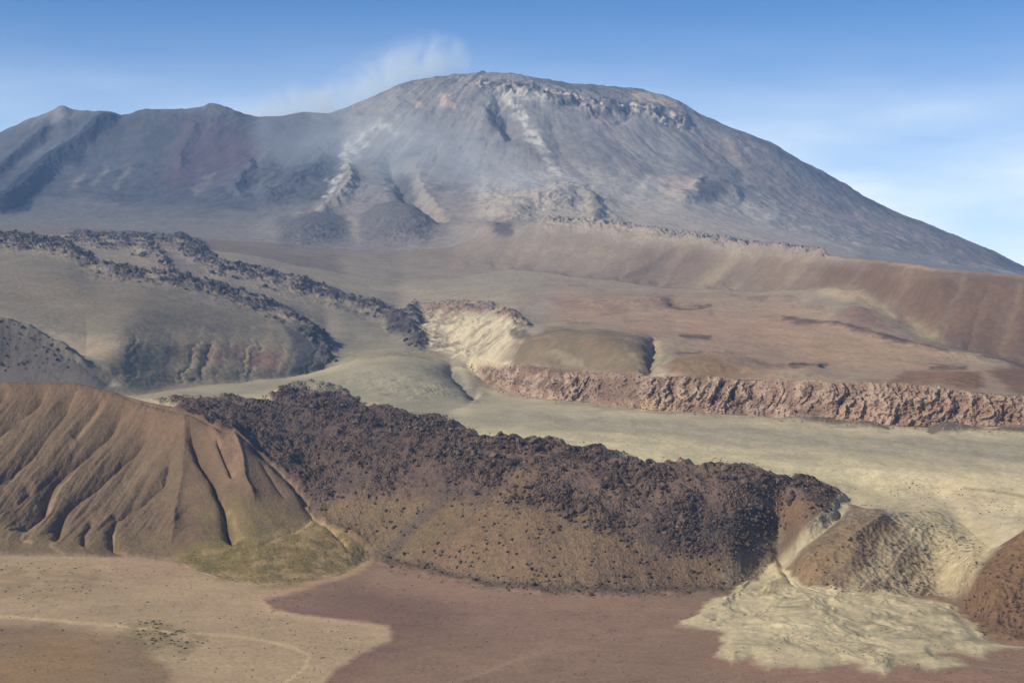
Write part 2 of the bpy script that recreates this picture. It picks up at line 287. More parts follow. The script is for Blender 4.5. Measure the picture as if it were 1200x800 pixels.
# ---- general roughness
midz = sst(D, 1150, 1500) * (1 - sst(D, 3900, 4300))
DZ += midz * (fbm(X, Y, 160, 5, .5, 1) * 5 + fbm(X, Y, 25, 4, .55, 8) * .7)
DZ += (D < 1150) * fbm(X, Y, 60, 5, .5, 7) * 0.8 * sst(D, 560, 900)
LAVA = [(180,470),(250,470),(315,470),(328,458),(360,451),(402,458),(416,470),(432,478),(452,482),(480,488),(520,490),(525,498),(545,506),(562,514),(600,517),(640,520),(690,528),(715,533),(760,545),(800,548),(822,553),(850,548),(880,548),(910,560),(960,566),(975,572),(990,583),(968,602),(940,620),(912,645),(895,672),(870,690),(800,696),(700,698),(620,694),(560,685),(500,671),(460,663),(438,652),(402,622),(375,603),(350,572),(330,547),(300,521),(270,500),(230,484),(190,475)]
ix, mlava = mask(LAVA, (1, 7), 3, 1.5)
ML = np.zeros_like(ZZ); ML[ix] = mlava
ML = np.maximum(ML, ((SG >= 5) & (SG <= 6)) * sst(UU, 195, 215) * (1 - sst(UU, 320, 340)) * sst(V, 470, 476))
TAL = [(375,603),(395,585),(440,588),(500,590),(560,600),(600,606),(640,590),(700,610),(740,625),(800,645),(870,655),(905,640),(940,600),(985,585),(912,655),(895,672),(870,700),(700,700),(560,690),(460,668),(430,655),(400,630)]
ix, mt_ = mask(TAL, (1, 5), 12, 1.5)
TALUS = np.zeros_like(ZZ); TALUS[ix] = mt_; TALUS *= ML
patchy = sst(fbm(X, Y, 34, 4, .6, 51), -.35, .25)
rough = ML * (1 - .72 * TALUS) * (.3 + .7 * patchy)
dirt = sst(fbm(X, Y, 22, 4, .6, 51), -.1, .35)
DZ += rough * (ridged(X, Y, 38, 4, .62, 2) * 5.6 + ridged(X, Y, 9, 3, .6, 5) * 2.0 + 1.6) * (.55 + .45 * sst(D, 820, 900))
DZ += ML * TALUS * (ridged(X * 1.0 + .35 * Y, Y * .25, 11, 3, .5, 3) * .7)
hillm = ((SG >= 2) & (SG <= 4)) * (1 - ML)
DZ += hillm * (fbm(X * 1.0 + .4 * Y, Y * .45 - .1 * X, 14, 4, .55, 5) * .9)
qh = (UU + .8 * (V - 450)) * .48; hs = ((SG >= 2) & (SG <= 4)) * (1 - sst(UU, 190, 235)) * sst(V, 448, 475) * (1 - sst(V, 610, 650))
DZ += hs * -(ridged(qh + .6 * n1, V * .12, 24, 2, .55, 33) * 2.0 + ridged(qh + .8 * n1, V * .10, 7, 3, .6, 35) * 1.5)
# alluvial fan: low lobes
FAN = [(912,656),(888,678),(850,692),(810,720),(795,731),(835,738),(852,746),(842,765),(860,779),(880,772),(905,781),(935,776),(960,784),(985,778),(1010,786),(1038,794),(1050,780),(1075,778),(1100,785),(1134,777),(1095,766),(1120,763),(1150,769),(1200,757),(1150,750),(1125,722),(1118,706),(1060,694),(1000,696),(940,685)]
ix, mf = mask(FAN, (1, 3), 4, 2.6)
MF = np.zeros_like(ZZ); MF[ix] = mf
mfd = np.zeros_like(ZZ); p_, ix = sdf_box(FAN, (1, 3), 5); mfd[ix] = -poly_sd(p_, UU[ix], V[ix])
xa = (915 - UC) / F * 820; tha = np.arctan2(X - xa, 840 - Y)
ra = np.hypot(X - xa, Y - 830)
DZ += MF * (.35 + sst(mfd, 0, 14)) * (.5 + 1.3 * ridged(tha * 5 + .5 * noise(X / 20, Y / 20), ra / 45, 1, 4, .6, 3) + .5 * fbm(X, Y, 8, 3, .5, 2))
# pale plateau lip swells
DZ += ((SG >= 5) & (SG <= 7)) * (1 - ML) * sst(UU, 520, 700) * fbm(X, Y, 45, 5, .55, 12) * 2.2
# right pale slope and brown knob
BRN = [(1002,600),(1040,604),(1062,612),(1035,640),(1005,678),(965,692),(932,688),(925,665),(960,632)]
KNOB = [(1200,620),(1178,640),(1152,665),(1137,690),(1127,716),(1145,745),(1200,752),(1400,765),(1400,590),(1240,600)]
SLP = [(1000,598),(1040,600),(1100,612),(1150,640),(1140,690),(1115,700),(1000,700),(930,690),(930,660)]
ix, q = mask(SLP, (2, 5), 8); MS = np.zeros_like(ZZ); MS[ix] = q
ix, q = mask(KNOB, (1, 6), 4); MK = np.zeros_like(ZZ); MK[ix] = q
DZ += MS * .3 * (ridged((UU + .75 * (V - 600)) * .42, V * .16, 11, 4, .6, 9) * 1.5 + fbm(X, Y, 14, 4, .55, 10) * 1.2 + sst(fbm((UU + .75 * (V - 600)) * .42, V * .25, 12, 3, .6, 19), .05, .3) * 1.8) + MK * ridged(X, Y, 9, 4, .6, 4) * 1.6
for pts_, w_, h_ in (([(918,488),(980,496),(1042,502)], 3, 3.2), ([(1088,505),(1150,500),(1215,505)], 5, 4.5)): groove(pts_, w_, -h_, (6, 8), 1, 1)
# ---- pink scarp: buttresses pushed in and out as well as up
CLF = (SG >= 8) & (SG <= 9) & (UU > 540)
tcl = np.broadcast_to((SEG - 8 + TT)[:, None] / 2, D.shape)
env = np.sin(np.clip(tcl, 0, 1) * math.pi) ** .5 * sst(UU, 545, 575) * CLF
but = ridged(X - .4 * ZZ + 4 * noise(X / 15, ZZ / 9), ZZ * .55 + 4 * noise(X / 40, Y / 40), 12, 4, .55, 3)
blk = ridged(X, ZZ * 1.4, 6, 3, .6, 8)
cst = .35 + .75 * sst(noise(X / 45 + 3, Y * 0 + 1), -.4, .3)
crk = sst(ridged(X - .28 * ZZ + 5 * noise(X / 30, ZZ / 12), ZZ * .22, 15, 4, .6, 12), .42, .85) * sst(noise(X / 38, Y * 0 + 4), -.5, .2)
DY += -env * cst * (but * 8.0 + blk * 3.5) + env * crk * 4
DZ += env * cst * (blk * 1.0 + but * 2.5)
DZ += sst(tcl, .8, 1) * CLF * (fbm(X, Y, 18, 4, .6, 5) * 2 + fbm(X, Y * 0, 55, 3, .6, 15) * 7)
# rocky bands near levees
LEV = np.zeros_like(ZZ)
for pts, wd, hg in LEVEES:
    ix, q = mask(pts, (9, 15), 6, 2.4, 'line', wd * 1.1); LEV[ix] = np.maximum(LEV[ix], q)
LEVC = LEV.copy(); LEV *= .12 + .88 * sst(fbm(X, Y, 38, 5, .65, 52), -.25, .1)
ix, q = mask([(440,362),(478,372),(486,352),(500,400),(478,400),(455,388)], (9, 14), 4); LEV[ix] = np.maximum(LEV[ix], q)
LEVC = LEV.copy(); LEV *= .12 + .88 * sst(fbm(X, Y, 38, 5, .65, 52), -.25, .1)
ix, q = mask([(0,372),(40,380),(90,400),(95,425),(60,430),(0,440),(-100,440),(-100,360)], (8, 9), 10, 2); NR_ = np.zeros_like(ZZ); NR_[ix] = q
ix, q = mask([(480,372),(520,366),(575,372),(618,386),(600,408),(568,426),(552,424),(520,410),(490,392)], (9, 13), 6, 1.5); DZ[ix] += q * (ridged(X[ix], Y[ix], 30, 4, .6, 23) * 6 + fbm(X[ix], Y[ix], 60, 3, .5, 24) * 6)
ix, q = mask([(486,360),(520,356),(575,363),(620,382),(600,386),(570,374),(500,370)], (10, 13), 5, 1.5); DZ[ix] += q * (ridged(X[ix], Y[ix], 28, 4, .6, 25) * 7 + 4)
DZ += LEV * (ridged(X, Y, 30, 4, .5, 3) * 5 + 1.5) + NR_ * ridged(X, Y, 26, 4, .6, 6) * 5
ix, q = mask([(640,262),(720,266),(800,277),(880,290),(960,298)], (13, 15), 4, 1.4, 'line', 4); RL = np.zeros_like(ZZ); RL[ix] = q
DZ += RL * ridged(X, Y, 46, 5, .6, 5) * 14
ZF = ZZ + DZ; YF = Y + DY; 

# ------------------------------------------------------------------ albedo of the ground (colour zones, some with shade or haze painted in)
AK = 1.0
CL = np.zeros(D.shape + (3,)); RG = np.zeros_like(ZZ)
def setc(sel, c): CL[sel] = lin(c) * AK
def paint(pts, c, segs=ALL, soft=5, a=1.0, warp=1.0, kind='poly', wid=3, brk=0):
    ix, q = mask(pts, segs, soft, warp, kind, wid)
    q = q * a
    if brk:                                     # broken up by noise
        q = q * sst(fbm(X[ix], Y[ix], brk, 4, .6, 21), -.35, .15)
    CL[ix] = CL[ix] * (1 - q[:, None]) + lin(c) * AK * q[:, None]
def L_(pts, c, wid=3, **k): paint(pts, c, kind='line', wid=wid, **k)
setc(SG <= 1, (138,112,94)); setc((SG >= 2) & (SG <= 4), (110,92,75)); setc((SG >= 5) & (SG <= 7), (184,170,143))
setc((SG >= 8) & (SG <= 9), (140,130,114)); setc((SG >= 10) & (SG <= 13), (150,136,120)); CL[(SG == 5) & (UU < 385)] = lin((108,88,72)); setc(SG == 14, (126,112,100)); setc(SG >= 15, (134,126,120))
# red plain variation
paint([(300,700),(480,690),(560,720),(470,760),(400,800),(300,800)], (120,92,82), (0,1), 25, .7)
paint([(440,665),(600,692),(780,698),(800,715),(560,705),(430,690)], (152,122,104), (0,1), 10, .7)
paint([(560,700),(800,735),(640,760),(520,730)], (148,118,103), (0,1), 25, .55, 3)
L_([(530,800),(600,775),(640,765)], (155,127,112), 2, soft=3, a=.7)
L_([(840,770),(960,790),(1100,798),(1250,800)], (156,118,102), 8, soft=10, a=.6)
# pale left plain
LP = [(-300,640),(0,648),(160,650),(205,656),(300,680),(400,665),(432,656),(400,674),(345,690),(306,700),(316,714),(350,722),(400,727),(430,728),(452,732),(460,739),(455,748),(436,760),(412,772),(390,788),(376,804),(340,860),(-300,860)]
paint(LP, (172,148,120), (0,2), 4.5, 1, 1.3)
paint([(-300,728),(60,730),(160,745),(200,790),(160,880),(-300,880)], (138,114,90), (0,2), 10, .9, 1.5)
paint([(60,750),(110,755),(110,790),(0,800),(0,780)], (150,118,80), (0,2), 22, .6)
paint([(-300,655),(0,655),(110,665),(130,690),(60,705),(-300,700)], (150,128,100), (1,2), 12, .7, 1, brk=12)
paint([(130,655),(205,657),(230,680),(150,685)], (166,132,112), (0,2), 16, .45, 3)
L_([(306,700),(316,716),(350,724),(400,729),(455,737)], (192,162,132), 2, soft=4, a=.8)
L_([(432,657),(400,674),(345,690),(306,700)], (186,150,122), 3, soft=4, a=.8)
TRACK = [(-300,716),(0,722),(60,727),(130,732),(200,740),(260,744),(310,750),(345,758),(364,768),(358,780),(345,792),(325,806),(290,830)]
L_(TRACK, (192,168,134), 1.7, segs=(0,1), soft=1.6, warp=.35, a=.9)
paint([(150,730),(190,728),(240,745),(220,765),(160,760),(140,745)], (122,108,76), (0,1), 8, .7, 1, brk=9)
# spur
paint([(-300,440),(0,440),(100,444),(130,455),(170,466),(240,486),(280,514),(290,560),(270,560),(240,510),(200,520),(160,500),(120,480),(0,470),(-300,470)], (128,98,78), (3,5), 12, .3, 2.5)
paint([(-300,600),(0,600),(120,620),(200,620),(250,640),(210,656),(0,652),(-300,650)], (112,96,70), (2,4), 14, .6)
paint([(222,495),(240,520),(262,570),(262,640),(200,650),(205,600),(218,540)], (104,84,68), (2,5), 8, .6)  # shade on the spur's right face, painted into its colour
paint([(262,500),(280,515),(290,550),(283,565),(272,558),(268,530)], (142,116,97), (2,5), 6, .5, 2)
L_([(262,575),(270,600),(285,635)], (160,134,104), 2, segs=(2,4), soft=4, a=.7)
L_([(28,608),(30,628),(40,635)], (168,146,118), 1.6, segs=(2,4), soft=3, a=.7); L_([(69,618),(60,640),(75,650)], (164,142,114), 2, segs=(2,4), soft=3, a=.6); L_([(131,612),(132,635),(150,652)], (164,140,112), 2, segs=(1,4), soft=3, a=.7)
L_([(240,478),(246,500),(258,515)], (150,120,98), 3, segs=(3,6), soft=3, a=.7)
L_([(318,538),(345,565),(368,600)], (150,126,106), 2, segs=(2,6), soft=2.5, a=.8)
VEG = [(375,598),(345,618),(300,634),(262,620),(245,640),(203,654),(240,672),(300,688),(360,682),(402,672),(432,655),(410,628)]
paint(VEG, (160,136,100), (1,4), 10, .85, 2)
paint(VEG, (112,98,56), (1,4), 9, .7, 1.5, brk=13)
paint([(205,652),(262,628),(300,640),(290,662),(235,668)], (94,86,50), (1,4), 7, .6, 1.5, brk=20)
L_([(372,600),(350,618),(325,628)], (176,150,112), 2.5, segs=(1,4), soft=3, a=.8)
L_([(372,600),(392,625),(405,650),(425,657)], (182,156,122), 4, segs=(1,4), soft=5, a=.7, brk=7)
for k in range(26):
    u0 = random.uniform(-20, 190); v0 = random.uniform(455, 560); ln = random.uniform(30, 80)
    L_([(u0, v0), (u0 - .8 * ln + random.uniform(-6, 6), v0 + ln)], (150,128,104) if k % 2 else (98,80,64), random.uniform(1, 3), segs=(2,4), soft=3, a=.4, warp=.8)
paint([(230,600),(262,575),(300,590),(345,600),(340,630),(240,650)], (112,100,62), (2,4), 14, .65, 2, brk=16)
paint([(466,478),(500,480),(545,492),(520,496),(480,488)], (84,74,70), (6,8), 4, .8, 1.5, brk=14); paint([(515,500),(560,499),(566,508),(530,512)], (88,78,70), (6,8), 4, .8, 1.5, brk=12); paint([(440,474),(480,470),(540,478),(500,484)], (112,104,94), (6,9), 6, .6, 1.5, brk=20)
# lava
q = ML[..., None]; base = lin((106,88,76)) * sst(UU, 480, 620)[..., None] + lin((94,78,70)) * (1 - sst(UU, 480, 620))[..., None]; tal = lin((116,96,76))
CL[:] = CL * (1 - q) + q * (base * (1 - TALUS[..., None]) + tal * TALUS[..., None])
rr = sst(fbm(X, Y, 40, 4, .6, 31), -.2, .5)[..., None] * q
CL[:] = CL * (1 - .5 * rr) + .5 * rr * lin((106,84,76))
paint([(560,600),(600,560),(640,560),(600,600),(545,650),(520,655)], (128,104,78), (2,5), 10, .5, 2)
paint([(380,600),(430,590),(560,590),(500,650),(440,650)], (110,94,70), (2,5), 10, .6)
L_([(520,585),(480,620),(455,650)], (86,74,76), 6, segs=(2,5), soft=6, a=.7); L_([(590,570),(560,600),(530,640)], (90,80,70), 4, segs=(2,5), soft=6, a=.5)
paint([(740,600),(800,590),(900,600),(905,640),(870,655),(760,650)], (70,62,62), (2,5), 12, .7, 2, brk=14)
CLU = np.zeros_like(ZZ)
for e in ([(515,545),(545,525),(600,530),(600,560),(560,580),(520,570)], [(760,600),(800,590),(860,600),(905,600),(908,640),(880,655),(800,650),(740,630)], [(820,548),(880,548),(960,565),(985,578),(960,605),(900,590),(840,570)], [(560,512),(720,532),(720,548),(560,530)], [(600,575),(660,585),(760,620),(740,640),(640,600),(600,595)], [(330,455),(480,490),(540,500),(530,520),(400,500),(330,480)], [(700,540),(800,560),(830,590),(760,600),(700,570)]):
    ix, q = mask(e, (2, 7), 7, 2); CLU[ix] = np.maximum(CLU[ix], q)
q = (CLU * ML * sst(fbm(X, Y, 20, 4, .6, 43), -.15, .2) * .6)[..., None]; CL[:] = CL * (1 - q) + q * lin((66,56,54))
L_([(430,650),(560,684),(700,694),(860,690)], (92,80,68), 3, segs=(1,3), soft=4, a=.8)
paint([(880,640),(920,620),(915,655),(885,680),(850,688),(840,670)], (122,110,92), (2,4), 6, .7)
paint([(900,590),(960,590),(930,615),(900,620)], (122,96,74), (2,5), 7, .7)
# valley floor zones
paint([(520,492),(600,478),(760,490),(1000,510),(1250,520),(1250,545),(1000,530),(800,512),(560,500)], (160,150,130), (5,8), 6, .8)
paint([(540,500),(700,505),(900,530),(1250,560),(1250,600),(1000,585),(960,562),(800,545),(640,520),(560,512)], (194,180,148), (5,7), 6, .8)
paint([(160,464),(330,444),(400,436),(550,436),(560,470),(520,488),(420,470),(330,456),(250,468)], (150,142,124), (6,8), 5, .95)
paint([(385,430),(440,405),(510,410),(528,425),(510,440),(430,440)], (150,140,118), (7,10), 8, .6); paint([(526,420),(540,440),(560,468),(535,470),(500,445)], (112,108,104), (6,9), 6, .7)  # mound's own grey-green, then the shade of its right side painted in
L_([(560,446),(600,462),(700,474),(850,488),(1250,508)], (140,130,116), 3, segs=(7,8), soft=3, a=.6)
L_([(545,440),(560,462),(600,476),(700,486)], (176,164,140), 4, segs=(6,7), soft=5, a=.8)
L_([(920,488),(980,497),(1040,502)], (84,74,64), 2.5, segs=(7,8), soft=2, a=.85); L_([(1090,505),(1150,500),(1200,504)], (88,80,68), 4.5, segs=(7,8), soft=2, a=.85)
paint([(1000,540),(1120,545),(1180,570),(1100,600),(1020,585)], (196,180,150), (5,6), 14, .8); paint([(1110,570),(1170,585),(1150,600),(1110,592)], (172,152,130), (5,6), 8, .6)
L_([(1130,572),(1190,580),(1230,585)], (120,106,86), 1.6, segs=(4,6), soft=2.5, a=.6)
# right slope
paint(SLP, (162,146,120), (2,5), 10, .9, 2); paint(BRN, (126,104,82), (2,5), 9, .85, 2); paint([(935,665),(960,645),(975,660),(955,690),(935,686)], (138,112,80), (2,4), 8, .4)
paint([(1060,615),(1110,620),(1135,650),(1090,690),(1020,690),(1040,640)], (150,132,110), (2,5), 8, .5, brk=10)
ix, q = mask(SLP, (2, 5), 8); q = q * sst(fbm((UU[ix] + .75 * (V[ix] - 600)) * .42, V[ix] * .25, 12, 3, .6, 19), .12, .32) * .7; CL[ix] = CL[ix] * (1 - q[:, None]) + lin((112,96,80)) * q[:, None]
paint([(1100,600),(1160,610),(1170,640),(1120,690),(1090,680),(1130,640)], (178,162,132), (2,5), 8, .8)
paint([(1035,590),(1110,595),(1150,640),(1120,670),(1080,645),(1050,615)], (182,166,136), (2,6), 9, .8, 2)
paint(KNOB, (118,92,70), (1,6), 4, 1); paint([(1130,715),(1160,745),(1250,752),(1250,735),(1160,725)], (96,76,62), (1,3), 4, .7, brk=8)
L_([(990,590),(962,612),(935,637),(917,658)], (172,160,136), 7, segs=(1,5), soft=4, a=.9, warp=.4)
q = MF[..., None]; fc = lin((186,171,141)) * (1 - .42 * sst(fbm(tha * 6 + .5 * noise(X / 20, Y / 20), ra / 40, 1, 5, .65, 3), -.05, .4))[..., None]
CL[:] = CL * (1 - q) + q * fc
L_([(916,660),(928,682),(930,695)], (206,190,156), 1.5, segs=(1,3), soft=2, a=.8, warp=.4)
# scarp
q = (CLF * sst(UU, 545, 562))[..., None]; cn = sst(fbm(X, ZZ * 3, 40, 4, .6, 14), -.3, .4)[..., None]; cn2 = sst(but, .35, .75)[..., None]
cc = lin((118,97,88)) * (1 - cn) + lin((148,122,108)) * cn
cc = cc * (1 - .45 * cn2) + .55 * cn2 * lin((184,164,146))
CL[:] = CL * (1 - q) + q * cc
paint([(690,438),(745,440),(745,472),(690,468)], (128,106,94), (8,9), 8, .7); paint([(752,470),(790,468),(795,484),(750,484)], (182,156,130), (8,9), 4, .7); paint([(960,478),(1040,478),(1050,500),(960,494)], (172,144,124), (8,9), 6, .6, 2); paint([(1060,465),(1200,475),(1200,505),(1060,500)], (158,128,108), (8,9), 8, .5, 2)
L_([(552,425),(600,428)], (206,190,160), 4, segs=(8,10), soft=3, a=.8); L_([(552,428),(560,446)], (206,190,160), 4, segs=(8,10), soft=4, a=.8); L_([(758,440),(795,438)], (206,186,158), 2.5, segs=(8,10), soft=2, a=.8)
# ground above the scarp
paint([(478,378),(520,372),(560,375),(610,385),(622,395),(600,410),(570,428),(552,424),(520,412),(495,395)], (196,184,160), (9,12), 6, .85, 1.8, brk=35)
paint([(490,362),(520,358),(575,365),(610,378),(612,388),(570,374),(520,372),(490,374)], (122,94,88), (10,13), 4, .9, 1.5, brk=40)
paint([(596,388),(625,393),(620,402),(600,400)], (84,76,74), (9,13), 3, .8)
paint([(598,430),(605,405),(640,388),(700,386),(760,394),(770,420),(758,440),(700,437),(640,432)], (116,102,84), (9,12), 6, .95)
paint([(770,395),(860,392),(830,405),(790,420),(768,438),(762,430)], (150,140,116), (9,12), 5, .8)
paint([(780,440),(790,420),(830,408),(880,412),(910,440),(850,444)], (122,98,72), (9,11), 6, .9)
paint([(650,340),(900,345),(1000,380),(1150,425),(1250,440),(1250,470),(1060,455),(900,446),(760,400),(650,375)], (164,136,114), (9,14), 16, .85, 2)
mo = ((SG >= 10) & (SG <= 14)) * (.35 + .65 * sst(UU, 560, 700)) * sst(UU, 380, 460)
q = (mo * sst(fbm(UU * .3, V * 1.1 - .08 * UU, 14, 5, .62, 83), .02, .35) * .55)[..., None]; CL[:] = CL * (1 - q) + q * lin((124,100,86))
q = (mo * sst(fbm(UU * .3, V * 1.1 - .08 * UU, 18, 5, .62, 85), .05, .4) * .5)[..., None]; CL[:] = CL * (1 - q) + q * lin((160,148,126))
paint([(780,366),(900,375),(980,405),(900,405),(800,392)], (178,144,120), (10,13), 14, .7)
paint([(920,395),(1080,410),(1150,425),(1000,430),(930,420)], (176,146,116), (10,13), 12, .6)
paint([(1040,450),(1060,435),(1150,440),(1150,458)], (122,92,68), (9,12), 5, .85); paint([(1150,435),(1250,425),(1250,465),(1190,462)], (118,88,66), (9,12), 5, .9)
for pts in ([(776,355),(800,361),(832,358)], [(920,372),(980,384),(1060,402),(1110,414)], [(925,429),(966,426)], [(1030,394),(1060,403)], [(800,394),(830,397)], [(1090,432),(1130,430)], [(1150,420),(1220,434)], [(795,412),(860,417)]):
    L_(pts, (84,66,60), 2.4, segs=(9,14), soft=2.5, a=.85, warp=1.6)
paint([(640,350),(700,345),(790,350),(780,360),(660,362)], (140,112,100), (11,14), 6, .6, brk=25)
paint([(975,375),(1000,360),(1030,372),(1045,390),(1000,385)], (128,102,92), (11,14), 5, .9)
paint([(955,338),(1000,335),(1030,350),(1055,380),(1030,380),(1005,358),(960,350)], (168,152,126), (11,14), 5, .8)
paint([(1062,372),(1085,368),(1105,380),(1100,402),(1075,398)], (172,158,124), (11,14), 5, .85)
paint([(960,298),(1100,314),(1250,325),(1250,432),(1150,418),(1100,402),(1050,365),(1010,345),(955,335)], (106,84,70), (13,14), 22, .95, 3)
paint([(760,275),(960,298),(950,335),(860,338),(740,325)], (120,102,88), (13,15), 10, .75)
for k, p_ in enumerate(RIL): L_(p_, ((96,82,74),(158,142,124),(112,92,80))[k % 3], random.uniform(2, 7), segs=(14,14), soft=6, a=random.uniform(.1, .42), warp=2.6)
paint([(760,290),(870,296),(880,330),(760,330)], (112,98,90), (14,14), 12, .6, 2)
L_([(960,298),(1080,312),(1250,326)], (160,136,118), 2.5, segs=(14,15), soft=2.5, a=.7)
L_([(800,282),(770,305),(735,325)], (98,86,80), 3, segs=(14,14), soft=3, a=.7); L_([(868,292),(840,315),(820,338)], (150,136,116), 7, segs=(14,14), soft=6, a=.7)
paint([(570,270),(640,268),(720,275),(760,285),(700,325),(600,312),(540,300)], (136,122,110), (13,15), 12, .6)
# left lobe
paint([(-300,290),(0,292),(80,302),(110,325),(200,338),(300,372),(330,390),(200,395),(100,400),(0,368),(-300,360)], (122,113,101), (9,13), 10, .9)
paint([(20,320),(160,335),(230,355),(100,370),(0,350)], (130,117,102), (9,13), 18, .7)
paint([(140,395),(320,395),(345,410),(330,440),(160,462),(120,430)], (138,125,106), (7,10), 12, .85)
paint([(200,398),(290,402),(320,405),(325,425),(240,425),(205,420)], (160,126,110), (8,10), 6, .6, 2, brk=16)
paint([(275,408),(328,408),(330,432),(285,430)], (164,124,110), (8,10), 5, .75, 2, brk=12)
for a, b in ((160,410),(200,413),(235,412),(270,410),(300,418)): paint([(a-6,b-6),(a+9,b-6),(a+8,b+8),(a-5,b+8)], (78,70,70), (8,10), 3, .6, 1.8)
for k in range(9):
    u0 = 165 + k * 20; L_([(u0 + 12, 385), (u0 + 2, 430)], (162,148,124), 2, segs=(8,11), soft=4, a=.5)
paint([(-300,370),(0,372),(60,392),(110,425),(150,458),(100,462),(-300,462)], (104,98,98), (7,9), 6, .9); paint([(-300,375),(0,385),(80,410),(80,432),(0,425)], (84,78,82), (7,9), 8, .7, 2, brk=40)
L_([(60,398),(100,425),(140,452)], (140,130,118), 2.5, segs=(7,10), soft=4, a=.7)
paint([(330,380),(365,390),(388,412),(384,430),(340,436),(345,410)], (84,80,86), (8,12), 6, .85)  # right end of the lobe: its shade painted as a dark patch
paint([(388,345),(470,385),(500,405),(440,405),(395,420),(388,400)], (132,124,112), (9,13), 8, .8)
q = (LEVC * .6)[..., None]; CL[:] = CL * (1 - q) + q * lin((92,86,86)); q = (LEV * .9)[..., None]; CL[:] = CL * (1 - q) + q * (lin((62,58,64)) * (1 - .5 * sst(fbm(X, Y, 30, 3, .6, 4), 0, .5))[..., None] + .5 * lin((104,92,90)) * sst(fbm(X, Y, 30, 3, .6, 4), 0, .5)[..., None])
paint([(170,288),(200,292),(240,320),(225,330),(180,318)], (118,106,104), (10,14), 6, .7)
q = (RL * .7)[..., None]; CL[:] = CL * (1 - q) + q * lin((108,98,98))
paint([(400,300),(600,320),(640,345),(560,360),(480,350),(400,335)], (152,140,122), (12,15), 14, .7)
paint([(430,318),(500,310),(560,322),(540,330),(460,328)], (128,114,106), (12,15), 7, .5)
L_([(400,335),(470,340),(540,352),(600,362)], (166,152,130), 3, segs=(11,14), soft=5, a=.5)
# volcano
paint([(-300,140),(0,150),(130,125),(270,125),(400,130),(410,200),(390,240),(250,262),(0,262),(-300,262)], (76,76,80), (15,18), 14, .9)
paint([(215,145),(260,140),(310,170),(300,200),(250,215),(200,225),(190,205)], (98,78,84), (15,18), 14, .7, 2)
paint([(420,225),(560,180),(640,170),(760,200),(900,230),(1000,270),(1000,300),(700,275),(420,290)], (142,130,122), (14,18), 22, .7)
paint([(560,200),(690,195),(780,205),(900,240),(1010,285),(1000,300),(800,280),(560,255)], (172,160,148), (14,17), 18, .8)  # pale lower apron: brightness of haze and smoke veil painted on
paint([(0,250),(100,232),(250,245),(400,250),(410,275),(200,275),(0,270)], (118,112,108), (14,17), 10, .7)
for e in ([(320,262),(360,250),(405,258),(412,285),(330,288)], [(418,262),(445,242),(490,240),(522,265),(500,285),(425,288)]): paint(e, (84,82,86), (14,17), 9, .75, 1.5)
L_([(408,250),(420,285)], (140,130,120), 3, segs=(14,17), soft=3, a=.7); L_([(405,185),(412,215),(395,245),(345,262)], (150,138,124), 4, segs=(14,18), soft=5, a=.8); L_([(490,200),(500,235),(530,268)], (150,138,124), 5, segs=(14,18), soft=6, a=.7)
for pts, wd in (([(383,235),(396,212),(408,190)], 3), ([(418,178),(428,168)], 3), ([(592,110),(606,128),(618,150),(632,165)], 4), ([(628,155),(640,185),(655,205)], 3), ([(402,182),(412,168),(425,158)], 4), ([(436,152),(446,149)], 3), ([(456,150),(463,154)], 2.5), ([(570,100),(600,108),(640,118)], 3), ([(655,205),(700,230)], 3)):
    L_(pts, (216,206,190), wd + .5, segs=(15,18), soft=6, a=.8, brk=30, warp=1.6)
paint([(515,112),(528,110),(530,124),(516,124)], (186,160,142), (15,18), 3, .9); paint([(485,118),(498,118),(498,125),(485,125)], (180,160,146), (15,18), 3, .7)
paint([(735,108),(765,112),(800,125),(800,138),(770,130),(740,120)], (208,178,152), (15,18), 3, .9, brk=80); paint([(690,120),(700,128),(735,170),(720,170),(690,135)], (176,156,142), (15,18), 5, .6)
paint([(850,165),(868,168),(872,190),(858,185)], (178,156,136), (15,18), 5, .8); L_([(800,140),(812,155),(825,168)], (176,152,134), 4, segs=(15,18), soft=4, a=.7); L_([(700,140),(745,195)], (156,138,130), 5, segs=(15,18), soft=6, a=.6)
paint([(770,205),(810,205),(815,235),(780,232)], (176,152,134), (15,17), 8, .7)
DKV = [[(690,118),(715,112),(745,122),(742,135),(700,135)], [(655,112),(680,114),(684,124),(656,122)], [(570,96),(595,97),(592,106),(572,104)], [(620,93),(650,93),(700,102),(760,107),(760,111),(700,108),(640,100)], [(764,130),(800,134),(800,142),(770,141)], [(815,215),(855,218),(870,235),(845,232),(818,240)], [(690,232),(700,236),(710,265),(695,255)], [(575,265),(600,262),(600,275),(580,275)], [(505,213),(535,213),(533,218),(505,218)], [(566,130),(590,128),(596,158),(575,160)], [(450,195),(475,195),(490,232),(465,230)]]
for e in DKV: paint(e, (64,60,64), (14,18), 5, .65, 1.6)  # dark patches over crags, gullies and chute
cr1 = sst(fbm(X, Y, 34, 4, .65, 70), 0, .25); cr2 = sst(fbm(X, Y, 40, 4, .65, 71), .0, .25)
q = (CRM * cr1 * .9)[..., None]; CL[:] = CL * (1 - q) + q * lin((48,46,54)); q = (CRM * (1 - cr1) * cr2 * .8)[..., None]; CL[:] = CL * (1 - q) + q * lin((214,190,168))
L_([(440,187),(470,180),(490,178)], (92,86,88), 2, segs=(15,18), soft=3, a=.6)
